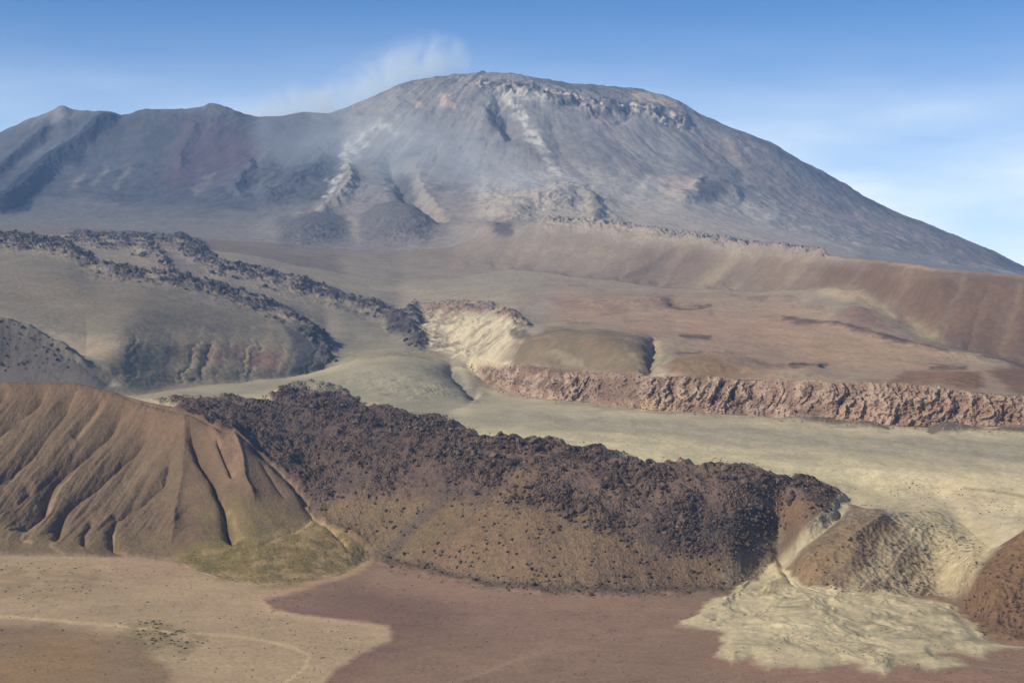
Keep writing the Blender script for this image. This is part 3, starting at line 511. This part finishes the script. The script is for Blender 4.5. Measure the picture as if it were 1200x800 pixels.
for e in ([(136,131),(122,158),(100,176),(92,194),(76,192),(56,206),(42,222),(36,246),(8,252),(-40,262),(-40,245),(0,226),(22,214),(45,196),(70,181),(90,164),(116,140)], [(60,146),(50,166),(28,186),(8,204),(-30,226),(-30,214),(0,198),(24,176),(42,160)]): paint(e, (38,42,52), (15,18), 3, .95, .9)  # scarp bands: near-black rock, with the shade of their far sides painted in
for pts in ([(135,134),(118,152),(100,172),(77,188),(57,203),(38,225),(12,243)], [(60,147),(45,168),(25,185),(0,208)]): L_(pts, (58,58,64), 5, segs=(15,18), soft=5, a=.9)  # softer dark line along the same scarps, deepening their painted shade
for pts in ([(125,195),(108,215)], [(150,195),(135,220)], [(250,205),(238,218)], [(240,208),(228,222)], [(95,205),(85,220)]): L_(pts, (138,130,122), 3, segs=(15,18), soft=3, a=.5)
L_([(830,136),(900,168),(950,198),(1000,228),(1050,252),(1100,272),(1200,318)], (92,82,84), 5, segs=(16,18), soft=5, a=.7)
L_([(830,170),(950,235),(1050,275),(1150,300)], (140,120,112), 12, segs=(15,18), soft=14, a=.6); L_([(860,230),(950,262),(1050,292)], (150,138,130), 5, segs=(15,18), soft=6, a=.6)
fl = ((SG >= 5) & (SG <= 7)) * (1 - ML) * sst(UU, 500, 600)
st1 = fbm((UU) * .14, (V - .1 * UU) * 1.0, 9, 4, .6, 55); CL *= (1 + .20 * fl * st1)[..., None]
pl = (SG <= 1) * 1.0; st2 = fbm(UU * .12, (V - .05 * UU), 12, 4, .6, 57); CL *= (1 + .13 * pl * st2)[..., None]
sp_ = sst(fbm(X, Y, 5, 3, .7, 58), .18, .4) * sst(fbm(X, Y, 60, 3, .5, 59), -.2, .3); CL *= (1 - .22 * sp_ * (SG <= 7) * (D < 1250))[..., None]
# streaky natural variation
rv = fbm(X, Y, 55, 5, .6, 77); rv2 = fbm(X, Y, 9, 3, .6, 78) * (1 - far)
CL *= (1 + .22 * rv + .14 * rv2 + (.3 * STREAK) + .30 * vsel * fbm(X, Y, 120, 6, .65, 79))[..., None]
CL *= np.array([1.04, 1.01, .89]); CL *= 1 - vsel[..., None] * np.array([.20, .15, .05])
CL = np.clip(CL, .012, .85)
# blocks at the foot of the scarp
RG[:] = .35; RG = np.maximum(RG, rough); RG = np.maximum(RG, .8 * LEV); RG = np.maximum(RG, CLF * .9); RG = np.maximum(RG, .6 * MS); RG = np.maximum(RG, .7 * MK)
RG *= np.where((SG <= 1) | ((SG >= 5) & (SG <= 7) & (ML < .5)), .45, 1)

# ------------------------------------------------------------------ materials
def ground_material(name, fine, bump_d, rough=0.95, vlow=.82, vhigh=1.16):
    mt = bpy.data.materials.new(name); mt.use_nodes = True; t = mt.node_tree; n = t.nodes; l = t.links
    b = n['Principled BSDF']; b.inputs['Roughness'].default_value = rough; b.inputs['Specular IOR Level'].default_value = .15
    at = n.new('ShaderNodeAttribute'); at.attribute_name = 'soil'; rg = n.new('ShaderNodeAttribute'); rg.attribute_name = 'grit'
    tc = n.new('ShaderNodeTexCoord')
    n1 = n.new('ShaderNodeTexNoise'); n1.inputs['Scale'].default_value = 1 / fine; n1.inputs['Detail'].default_value = 6; n1.inputs['Roughness'].default_value = .65
    n2 = n.new('ShaderNodeTexVoronoi'); n2.inputs['Scale'].default_value = 1.6 / fine
    l.new(tc.outputs['Object'], n1.inputs['Vector']); l.new(tc.outputs['Object'], n2.inputs['Vector'])
    mr = n.new('ShaderNodeMapRange'); mr.inputs['From Min'].default_value = .3; mr.inputs['From Max'].default_value = .7; mr.inputs['To Min'].default_value = vlow; mr.inputs['To Max'].default_value = vhigh
    l.new(n1.outputs['Fac'], mr.inputs['Value'])
    mx = n.new('ShaderNodeVectorMath'); mx.operation = 'SCALE'; l.new(at.outputs['Color'], mx.inputs[0]); l.new(mr.outputs[0], mx.inputs['Scale'])
    l.new(mx.outputs[0], b.inputs['Base Color'])
    ad = n.new('ShaderNodeMath'); ad.operation = 'ADD'; l.new(n1.outputs['Fac'], ad.inputs[0]); l.new(n2.outputs['Distance'], ad.inputs[1])
    ml = n.new('ShaderNodeMath'); ml.operation = 'MULTIPLY'; l.new(ad.outputs[0], ml.inputs[0]); l.new(rg.outputs['Fac'], ml.inputs[1])
    bp = n.new('ShaderNodeBump'); bp.inputs['Distance'].default_value = bump_d; bp.inputs['Strength'].default_value = .9
    l.new(ml.outputs[0], bp.inputs['Height']); l.new(bp.outputs[0], b.inputs['Normal'])
    return mt
M_near = ground_material('sandy_soil', 5.0, 1.6)
M_lava = ground_material('lava_rubble', 4.5, 3.2, .9, .7, 1.3)
M_rock = ground_material('weathered_rock', 9.0, 4.5, .9, .75, 1.22)
M_mid = ground_material('stony_ground', 16.0, 2.6, .95, .85, 1.14)
M_far = ground_material('volcanic_scree', 60.0, 8.0, .95, .84, 1.16)

# ------------------------------------------------------------------ landforms: one seamless survey, split where the land changes
PX = X * S; PY = YF * S; PZ = ZF * S
co = np.stack([PX, PY, PZ], -1).reshape(-1, 3).astype(np.float32)
colr = np.concatenate([CL, np.ones(CL.shape[:2] + (1,))], -1).reshape(-1, 4).astype(np.float32)
grit = RG.reshape(-1).astype(np.float32)
P3 = np.stack([PX, PY, PZ], -1)
du = np.gradient(P3, axis=1); dv = np.gradient(P3, axis=0)
NRM = np.cross(du, dv); NRM /= np.linalg.norm(NRM, axis=-1, keepdims=True) + 1e-12
NRM = NRM.reshape(-1, 3).astype(np.float32)
fu = UU[:-1, :-1]; fv = V[:-1, :-1]; fs = SG[:-1, :-1]; fml = ML[:-1, :-1]; fmf = MF[:-1, :-1]
reg = np.full(fs.shape, 9)
reg[fs <= 1] = 0
TR = np.zeros_like(ZZ); ix, q = mask(TRACK, (0, 1), .8, .35, 'line', 2.0); TR[ix] = q; 
reg[(TR[:-1, :-1] > .5)] = 1
reg[fs == 7] = 4; reg[(fs >= 5) & (fs <= 6)] = 4
reg[(fs >= 2) & (fs <= 4) & (fu < 420)] = 2
reg[(fs >= 2) & (fs <= 4) & (fu >= 420)] = 5
reg[(fs == 5) & (fu < 240)] = 2
reg[(MK[:-1, :-1] > .5)] = 10
reg[fml > .5] = 3
reg[(fmf > .5) & (fs <= 3)] = 6
reg[(fs >= 8) & (fs <= 9)] = 7; reg[(fs >= 8) & (fs <= 9) & (fu < 552)] = 8
reg[(fs >= 10) & (fs <= 11) & (fu < 395)] = 8
reg[(fs == 14) & (fu > 540)] = 11
reg[fs >= 15] = 12
names = {0:('plain',M_near),1:('track',M_near),2:('hill',M_near),3:('lava_flow',M_lava),4:('valley_floor',M_near),5:('slope',M_rock),6:('alluvial_fan',M_near),7:('cliff',M_rock),8:('hillside',M_mid),9:('plateau',M_mid),10:('knoll',M_rock),11:('ridge',M_mid),12:('volcano',M_far)}
idx = np.arange(NR * NC).reshape(NR, NC)
quads = np.stack([idx[:-1, :-1], idx[:-1, 1:], idx[1:, 1:], idx[1:, :-1]], -1)
def mesh_from(name, co, faces, n=4, smooth=True):
    me = bpy.data.meshes.new(name); nv = len(co); nf = len(faces)
    me.vertices.add(nv); me.vertices.foreach_set('co', np.ascontiguousarray(co, np.float32).ravel())
    me.loops.add(nf * n); me.loops.foreach_set('vertex_index', np.ascontiguousarray(faces, np.int32).ravel())
    me.polygons.add(nf); me.polygons.foreach_set('loop_start', np.arange(0, nf * n, n, dtype=np.int32)); me.polygons.foreach_set('loop_total', np.full(nf, n, np.int32))
    me.polygons.foreach_set('use_smooth', np.full(nf, smooth))
    me.update(calc_edges=True); return me
for rid, (nm, mat) in names.items():
    q = quads[reg == rid]
    if len(q) == 0: continue
    used, inv = np.unique(q.ravel(), return_inverse=True)
    me = mesh_from(nm, co[used], inv.reshape(-1, 4))
    a = me.color_attributes.new('soil', 'FLOAT_COLOR', 'POINT'); a.data.foreach_set('color', colr[used].ravel())
    g = me.attributes.new('grit', 'FLOAT', 'POINT'); g.data.foreach_set('value', grit[used])
    me.normals_split_custom_set_from_vertices(NRM[used])
    me.materials.append(mat)
    o = bpy.data.objects.new(nm, me); COL.objects.link(o); o['kind'] = 'structure'

# ------------------------------------------------------------------ find the ground on a bearing
VP = VH + (CZ - ZF) * F / YF
def hit(u, v, smin=1):
    j = int(np.clip(np.searchsorted(U, u), 0, NC - 1)); c = VP[:, j]
    r0 = np.searchsorted(SEG, smin)
    k = np.nonzero(c[r0:] <= v)[0]
    if len(k) == 0: return None
    i = r0 + k[0]; return i, j
# ------------------------------------------------------------------ rocks
def ico(sub):
    import bmesh
    bm = bmesh.new(); bmesh.ops.create_icosphere(bm, subdivisions=sub, radius=1.0)
    v = np.array([x.co[:] for x in bm.verts]); f = np.array([[a.index for a in p.verts] for p in bm.faces]); bm.free(); return v, f
I1 = ico(1); I2 = ico(2)
def rock_shape(base, rng, cuts=7):
    v = base[0] * rng.uniform(.75, 1.25, 3)
    for _ in range(cuts):                        # fractured faces
        n = rng.normal(size=3); n /= np.linalg.norm(n); d = rng.uniform(.45, .85)
        s = v @ n - d; v = v - np.where(s > 0, s, 0)[:, None] * n
    return v + rng.normal(scale=.05, size=v.shape)
def rock_material(name, c1, c2):
    mt = bpy.data.materials.new(name); mt.use_nodes = True; t = mt.node_tree; n = t.nodes; l = t.links
    b = n['Principled BSDF']; b.inputs['Roughness'].default_value = .9; b.inputs['Specular IOR Level'].default_value = .2
    g = n.new('ShaderNodeNewGeometry'); tc = n.new('ShaderNodeTexCoord')
    oi = n.new('ShaderNodeObjectInfo')
    ns = n.new('ShaderNodeTexNoise'); ns.inputs['Scale'].default_value = .35; ns.inputs['Detail'].default_value = 5
    l.new(tc.outputs['Object'], ns.inputs['Vector'])
    ad = n.new('ShaderNodeMath'); ad.operation = 'ADD'; l.new(g.outputs['Random Per Island'], ad.inputs[0]); l.new(oi.outputs['Random'], ad.inputs[1])
    a2 = n.new('ShaderNodeMath'); a2.operation = 'MULTIPLY_ADD'; l.new(ns.outputs['Fac'], a2.inputs[0]); a2.inputs[1].default_value = .8; l.new(ad.outputs[0], a2.inputs[2])
    fr = n.new('ShaderNodeMath'); fr.operation = 'PINGPONG'; fr.inputs[1].default_value = 1.0; l.new(a2.outputs[0], fr.inputs[0])
    cr = n.new('ShaderNodeValToRGB'); cr.color_ramp.elements[0].color = (*lin(c1), 1); cr.color_ramp.elements[1].color = (*lin(c2), 1)
    l.new(fr.outputs[0], cr.inputs[0]); l.new(cr.outputs[0], b.inputs['Base Color'])
    bp = n.new('ShaderNodeBump'); bp.inputs['Distance'].default_value = .4; l.new(ns.outputs['Fac'], bp.inputs['Height']); l.new(bp.outputs[0], b.inputs['Normal'])
    return mt
M_bl = rock_material('dark_lava_rock', (60,47,39), (128,106,90)); M_pk = rock_material('pink_rock', (112,84,76), (176,144,124)); M_gy = rock_material('grey_rock', (40,38,44), (98,90,88)); M_br = rock_material('brown_rock', (74,58,50), (122,98,80))
def sample(poly, n, smin, smax, dens=None, size=(1, 3), seed=0):
    """n spots inside a zone, each (row, col, size in metres)"""
    rng = np.random.default_rng(seed); p = np.array(poly, float); out = []
    lo, hi = p.min(0), p.max(0); m_ = 0
    while len(out) < n and m_ < n * 40:
        k = 4096; u = rng.uniform(lo[0], hi[0], k); v = rng.uniform(lo[1], hi[1], k); ins = poly_sd(p, u, v) < 0; m_ += k
        for a, b in zip(u[ins], v[ins]):
            hh = hit(a, b, smin)
            if hh is None or SEG[hh[0]] > smax: continue
            if dens is not None and rng.random() > dens[hh]: continue
            s = size[0] + (size[1] - size[0]) * rng.random() ** 2.5
            out.append((hh[0], hh[1], s * YF[hh] * S / F / 2))       # size given in dips of the survey
            if len(out) >= n: break
    return out
def scatter(name, label, spots, mat, base, seed, kind='stuff', flat=.8):
    rng = np.random.default_rng(seed); var = [rock_shape(base, rng) for _ in range(14)]
    nv = len(base[0]); n = len(spots)
    co_ = np.zeros((n, nv, 3), np.float32)
    for i, (r, c, s) in enumerate(spots):
        v = var[i % 14]; a = rng.uniform(0, 6.28); ca, sa = math.cos(a), math.sin(a)
        q = np.stack([v[:, 0] * ca - v[:, 1] * sa, v[:, 0] * sa + v[:, 1] * ca, v[:, 2] * flat], -1) * s
        co_[i] = q + (PX[r, c] + rng.uniform(-1, 1), PY[r, c] + rng.uniform(-1, 1), PZ[r, c] + s * .15)
    f = (base[1][None] + (np.arange(n) * nv)[:, None, None]).reshape(-1, 3)
    me = mesh_from(name, co_.reshape(-1, 3), f, 3, False); me.materials.append(mat)
    o = bpy.data.objects.new(name, me); COL.objects.link(o); o['kind'] = kind; o['label'] = label; o['category'] = 'rocks'
    return o
dl = np.clip(rough * (.05 + .12 * sst(fbm(X, Y, 24, 4, .6, 41), -.1, .3)) + CLU * ML * .75 * sst(fbm(X, Y, 20, 4, .6, 43), -.15, .2), 0, 1); dl += .012 * ML * TALUS * (1 + 3 * sst(noise(X / 22 + 7, Y / 22), 0, .4))
big = np.clip(.05 * dl + CLU, 0, 1) * sst(fbm(X, Y, 24, 3, .6, 44), -.1, .25)
scatter('lava_rocks', 'small dark rubble covering the lava flow', sample(LAVA, 7000, 2, 7, dl, (.9, 6.5), 1), M_bl, I1, 1)
scatter('cliff_rocks', 'fallen blocks along the pink cliff', sample([(548,424),(760,440),(1210,462),(1210,512),(900,494),(700,478),(600,468),(550,445)], 2600, 7, 10, None, (1, 4), 2), M_pk, I1, 2)
scatter('levee_rocks', 'grey rubble along the old lava ridges', sample([(0,270),(250,275),(400,340),(500,380),(500,410),(390,430),(330,400),(0,320)], 800, 9, 15, LEV * sst(fbm(X, Y, 30, 3, .6, 97), -.1, .2), (1.5, 9), 3) + sample([(0,370),(110,415),(110,440),(0,445)], 90, 7, 10, NR_, (1.5, 6), 5), M_gy, I1, 3)
scatter('slope_rocks', 'brown stones on the slopes at the right', sample([(930,600),(1060,600),(1215,600),(1215,755),(1130,750),(1100,700),(930,695)], 700, 1, 5, np.clip(MS * .6 + MK, 0, 1) * sst(fbm(X, Y, 16, 3, .6, 61), -.1, .3), (1.2, 4.5), 4), M_br, I1, 4)
scatter('toe_rocks', 'loose stones fallen to the foot of the lava front', sample([(440,648),(560,672),(700,684),(870,680),(870,698),(700,702),(560,692),(455,670)], 700, 1, 4, None, (1.2, 4.5), 8), M_bl, I1, 8)
scatter('stones', 'loose stones strewn over the plain', sample([(0,660),(430,680),(800,700),(1200,760),(1200,800),(0,800)], 1800, 0, 1, sst(fbm(X, Y, 30, 4, .6, 92), -.1, .3), (.6, 2.6), 9), M_br, I1, 9)
scatter('valley_stones', 'loose stones strewn over the pale valley floor', sample([(550,505),(700,515),(1000,560),(1200,575),(1200,620),(1140,620),(1000,590)], 500, 5, 7, sst(fbm(X, Y, 30, 4, .6, 93), -.1, .3), (.6, 2.6), 10), M_br, I1, 10)
# the largest boulders, each a thing of its own
rngb = np.random.default_rng(77)
def boulder_proto(mat, k):
    ms = []
    for i in range(k):
        me = mesh_from('boulder', rock_shape(I2, rngb, 11), I2[1], 3, False); me.materials.append(mat); ms.append(me)
    return ms
def boulders(spots, mats, label, group):
    for i, (r, c, s) in enumerate(spots):
        o = bpy.data.objects.new('boulder', mats[i % len(mats)]); COL.objects.link(o)
        o.location = (PX[r, c], PY[r, c], PZ[r, c] + s * .3); o.rotation_euler = (rngb.uniform(-.3, .3), rngb.uniform(-.3, .3), rngb.uniform(0, 6.28))
        o.scale = (s * rngb.uniform(.9, 1.25), s * rngb.uniform(.9, 1.2), s * rngb.uniform(.75, 1.1))
        o['label'] = label; o['category'] = 'boulder'; o['group'] = group
PB = boulder_proto(M_bl, 8); PK = boulder_proto(M_br, 5); PG = boulder_proto(M_gy, 5)
boulders(sample([(220,462),(400,455),(530,492),(620,520),(600,580),(420,580),(350,550),(260,495)], 70, 3, 6, big, (6, 10), 21), PB, 'dark angular boulder on the upper lava field behind the brown spur', 'boulders on the upper lava field')
boulders(sample([(560,515),(700,530),(820,550),(985,575),(905,640),(700,620),(560,580)], 105, 2, 6, big, (6, 12.5), 22), PB, 'dark blocky boulder on the broad snout of the lava flow', 'boulders on the lava snout')
boulders(sample([(556,512),(640,519),(720,533),(800,548),(880,548),(985,575),(985,586),(880,562),(800,560),(720,546),(640,532),(560,524)], 26, 3, 6, None, (7, 12), 26), PB, 'dark block on the rubbly crest of the lava flow against the pale valley floor', 'blocks along the lava crest')
boulders(sample([(450,640),(560,660),(700,670),(870,665),(870,694),(700,698),(560,685),(455,665)], 40, 1, 4, None, (4.5, 8), 23), PB, 'dark boulder at the foot of the lava front beside the red plain', 'boulders at the foot of the lava front')
boulders(sample([(1000,605),(1060,612),(1110,640),(1080,690),(960,690)], 20, 2, 5, None, (3.5, 6), 24), PK, 'brown boulder on the pale slope right of the stream cut', 'boulders on the pale slope')
boulders(sample([(1150,670),(1200,640),(1200,750),(1135,730)], 16, 1, 5, None, (3.5, 6.5), 25), PK, 'brown boulder on the dark knoll at the right edge', 'boulders on the dark knoll')

# ------------------------------------------------------------------ desert shrubs
def shrub_material():
    mt = bpy.data.materials.new('dry_shrub'); mt.use_nodes = True; t = mt.node_tree; n = t.nodes; l = t.links
    b = n['Principled BSDF']; b.inputs['Roughness'].default_value = .9
    oi = n.new('ShaderNodeNewGeometry'); cr = n.new('ShaderNodeValToRGB'); cr.color_ramp.elements[0].color = (.045, .05, .018, 1); cr.color_ramp.elements[1].color = (.17, .15, .055, 1)
    l.new(oi.outputs['Random Per Island'], cr.inputs[0]); l.new(cr.outputs[0], b.inputs['Base Color']); return mt
M_sh = shrub_material()
def shrub_co(rng, n=46):
    v = []; 
    for i in range(n):
        d = rng.normal(size=3); d[2] = abs(d[2]) * .8; d /= np.linalg.norm(d) + 1e-6; r = rng.uniform(.3, 1.0)
        c = d * r * (1, 1, .75); s = rng.uniform(.18, .38); a = rng.normal(size=3); a /= np.linalg.norm(a); b = np.cross(a, d); b /= np.linalg.norm(b) + 1e-6
        v += [c - a * s, c + b * s * .5, c + a * s + d * s * .4, c - b * s * .5]
    return np.array(v)
def quadf(n): return np.arange(n * 4).reshape(-1, 4)
SH = []
for i in range(6):
    me = mesh_from('desert_shrub', shrub_co(rngb), quadf(46), 4, False); me.materials.append(M_sh); SH.append(me)
def shrubs(spots, label, group):
    for i, (r, c, s) in enumerate(spots):
        o = bpy.data.objects.new('desert_shrub', SH[i % 6]); COL.objects.link(o); o.location = (PX[r, c], PY[r, c], PZ[r, c]); o.scale = (s, s, s * rngb.uniform(.7, 1)); o.rotation_euler = (0, 0, rngb.uniform(0, 6.28))
        o['label'] = label; o['category'] = 'shrub'; o['group'] = group
shrubs(sample([(135,728),(190,726),(245,750),(225,768),(160,756)], 70, 0, 1, sst(fbm(X, Y, 20, 3, .6, 91), -.25, .1), (2.6, 6), 31), 'low dark desert shrub on the pale flat beside the dirt track', 'shrubs beside the dirt track')
shrubs(sample([(0,660),(110,660),(140,690),(60,705),(0,700)], 36, 0, 2, None, (2.8, 4.2), 32), 'small dry shrub on the stony flat below the brown spur', 'shrubs below the brown spur')
shrubs(sample([(0,700),(200,690),(330,705),(440,735),(360,800),(0,800)], 55, 0, 1, None, (1.8, 4.2), 34), 'tiny dry shrub alone on the pale sand of the left flat', 'shrubs scattered on the left flat')
sp = sample(VEG, 1500, 1, 4, np.clip(sst(fbm(X, Y, 13, 4, .6, 21), -.35, .15), .05, 1) * .7, (1.4, 3.4), 33)
rg2 = np.random.default_rng(3); vv = [shrub_co(rg2, 12) for _ in range(8)]
cc_ = np.concatenate([vv[i % 8] * s + (PX[r, c], PY[r, c], PZ[r, c]) for i, (r, c, s) in enumerate(sp)])
me = mesh_from('scrub', cc_, quadf(len(sp) * 12), 4, False); me.materials.append(M_sh)
o = bpy.data.objects.new('scrub', me); COL.objects.link(o); o['kind'] = 'stuff'; o['label'] = 'yellow green scrub covering the small fan between spur and lava'; o['category'] = 'scrub'

# ------------------------------------------------------------------ volcanic smoke
def smoke(name, label, pts, dens, noise_sc, thr, kind=None):
    """a plume: closed hull of rings along a path, filled with uneven thin smoke; pts = (u, v, range, radius in dips)"""
    P = [Vector(((u - UC) / F * d * S, d * S, (CZ - (v - VH) / F * d) * S)) for u, v, d, r in pts]; R = [r / F * p[2] * S for p, r in zip(pts, [q[3] for q in pts])]
    lo = [min(p[i] - r for p, r in zip(P, R)) for i in range(3)]; hi = [max(p[i] + r for p, r in zip(P, R)) for i in range(3)]
    ctr = Vector([(a + b) / 2 for a, b in zip(lo, hi)])
    n = 20; V_ = []; Fq = []
    for k, (p, r) in enumerate(zip(P, R)):
        t = (P[min(k+1, len(P)-1)] - P[max(k-1, 0)]).normalized(); a = t.cross(Vector((0, 1, 0))).normalized(); b = t.cross(a)
        for j in range(n):
            an = 2 * math.pi * j / n; V_.append(p - ctr + (a * math.cos(an) + b * math.sin(an)) * r)
    for k in range(len(P) - 1):
        for j in range(n): Fq.append((k*n+j, k*n+(j+1) % n, (k+1)*n+(j+1) % n, (k+1)*n+j))
    me = bpy.data.meshes.new(name); e0 = list(range(n)); e1 = [(len(P)-1)*n + j for j in range(n)]
    me.from_pydata([v[:] for v in V_], [], Fq + [tuple(e0[::-1]), tuple(e1)]); me.update()
    o = bpy.data.objects.new(name, me); COL.objects.link(o); o.location = ctr; o['label'] = label; o['category'] = 'smoke'
    if kind: o['kind'] = kind
    mt = bpy.data.materials.new(name); mt.use_nodes = True; t = mt.node_tree; nn = t.nodes; l = t.links
    nn.remove(nn['Principled BSDF']); out = nn['Material Output']
    pv = nn.new('ShaderNodeVolumePrincipled'); pv.inputs['Color'].default_value = (.93, .98, 1, 1); pv.inputs['Anisotropy'].default_value = -.15
    tc = nn.new('ShaderNodeTexCoord')
    # soft fall-off: sum of soft balls along the path
    acc = None
    dens_pts = []
    for k in range(len(P) - 1):
        m_ = 3
        for q in range(m_):
            f = q / m_; dens_pts.append((P[k].lerp(P[k+1], f) - ctr, R[k] * (1 - f) + R[k+1] * f))
    dens_pts.append((P[-1] - ctr, R[-1]))
    for c, r in dens_pts:
        dn = nn.new('ShaderNodeVectorMath'); dn.operation = 'DISTANCE'; l.new(tc.outputs['Object'], dn.inputs[0]); dn.inputs[1].default_value = c
        mr = nn.new('ShaderNodeMapRange'); mr.interpolation_type = 'SMOOTHSTEP'; mr.inputs['From Min'].default_value = r * .98; mr.inputs['From Max'].default_value = r * .1; l.new(dn.outputs['Value'], mr.inputs['Value'])
        if acc is None: acc = mr.outputs[0]
        else:
            mx = nn.new('ShaderNodeMath'); mx.operation = 'MAXIMUM'; l.new(acc, mx.inputs[0]); l.new(mr.outputs[0], mx.inputs[1]); acc = mx.outputs[0]
    ns = nn.new('ShaderNodeTexNoise'); ns.inputs['Scale'].default_value = noise_sc; ns.inputs['Detail'].default_value = 4; ns.inputs['Distortion'].default_value = .6; l.new(tc.outputs['Object'], ns.inputs['Vector'])
    mr = nn.new('ShaderNodeMapRange'); mr.interpolation_type = 'SMOOTHSTEP'; mr.inputs['From Min'].default_value = thr - .08; mr.inputs['From Max'].default_value = thr + .42; l.new(ns.outputs['Fac'], mr.inputs['Value'])
    mu = nn.new('ShaderNodeMath'); mu.operation = 'MULTIPLY'; l.new(acc, mu.inputs[0]); l.new(mr.outputs[0], mu.inputs[1])
    m2 = nn.new('ShaderNodeMath'); m2.operation = 'MULTIPLY'; m2.inputs[1].default_value = dens; l.new(mu.outputs[0], m2.inputs[0]); l.new(m2.outputs[0], pv.inputs['Density'])
    l.new(pv.outputs[0], out.inputs['Volume']); me.materials.append(mt)
    return o
smoke('smoke_plume', 'white smoke plume rising behind the crater rim left of the summit dome', [(350,150,5330,24),(385,128,5340,36),(425,108,5360,46),(465,88,5400,50),(505,72,5450,44),(545,66,5500,28)], .0075, 1/170, .34)
smoke('smoke_wisp', 'faint smoke wisp above the notch in the left crater rim', [(275,148,5200,16),(310,130,5220,30),(345,122,5250,32),(385,122,5300,30)], .0085, 1/160, .34)
smoke('smoke_veil', 'thin blue smoke drifting down over the flank below the crater', [(300,160,4700,50),(380,165,4650,85),(470,185,4500,90),(550,210,4300,80),(640,230,4150,50)], .0013, 1/300, .3, 'stuff')

# ------------------------------------------------------------------ air
gz = float(PZ.min()) - 1.5
gm = bpy.data.materials.new('far_ground'); gm.use_nodes = True; gt = gm.node_tree; gb = gt.nodes['Principled BSDF']; gb.inputs['Roughness'].default_value = .95
gn = gt.nodes.new('ShaderNodeTexNoise'); gn.inputs['Scale'].default_value = .004; gn.inputs['Detail'].default_value = 8; gc = gt.nodes.new('ShaderNodeTexCoord'); gt.links.new(gc.outputs['Object'], gn.inputs['Vector'])
gr = gt.nodes.new('ShaderNodeValToRGB'); gr.color_ramp.elements[0].color = (*lin((128,104,88)), 1); gr.color_ramp.elements[1].color = (*lin((172,150,122)), 1); gt.links.new(gn.outputs['Fac'], gr.inputs[0]); gt.links.new(gr.outputs[0], gb.inputs['Base Color'])
me = bpy.data.meshes.new('ground'); me.from_pydata([(-8950, -55, gz), (8950, -55, gz), (8950, 13180, gz), (-8950, 13180, gz)], [], [(0,1,2,3)]); me.update(); me.materials.append(gm)
o = bpy.data.objects.new('ground', me); COL.objects.link(o); o['kind'] = 'structure'
hx = 9000.0; zt = max(PZ.max(), CZ * S) + 150; zb = PZ.min() - 2.6
zt = max(zt, (CZ + (VH - 20) / F * 5500) * S)
hv = [(-hx, -60, zb), (hx, -60, zb), (hx, 13200, zb), (-hx, 13200, zb), (-hx, -60, zt), (hx, -60, zt), (hx, 13200, zt), (-hx, 13200, zt)]
me = bpy.data.meshes.new('haze'); me.from_pydata(hv, [], [(0,3,2,1),(4,5,6,7),(0,1,5,4),(1,2,6,5),(2,3,7,6),(3,0,4,7)]); me.update()
hz = bpy.data.objects.new('haze', me); COL.objects.link(hz); hz['kind'] = 'stuff'; hz['label'] = 'thin blue air between the camera and the volcano'
mt = bpy.data.materials.new('haze'); mt.use_nodes = True; n = mt.node_tree.nodes; n.remove(n['Principled BSDF'])
pv = n.new('ShaderNodeVolumePrincipled'); pv.inputs['Color'].default_value = (.36, .60, 1.0, 1); pv.inputs['Density'].default_value = HAZE_DENSITY; pv.inputs['Anisotropy'].default_value = 0.0
mt.node_tree.links.new(pv.outputs[0], n['Material Output'].inputs['Volume']); me.materials.append(mt)
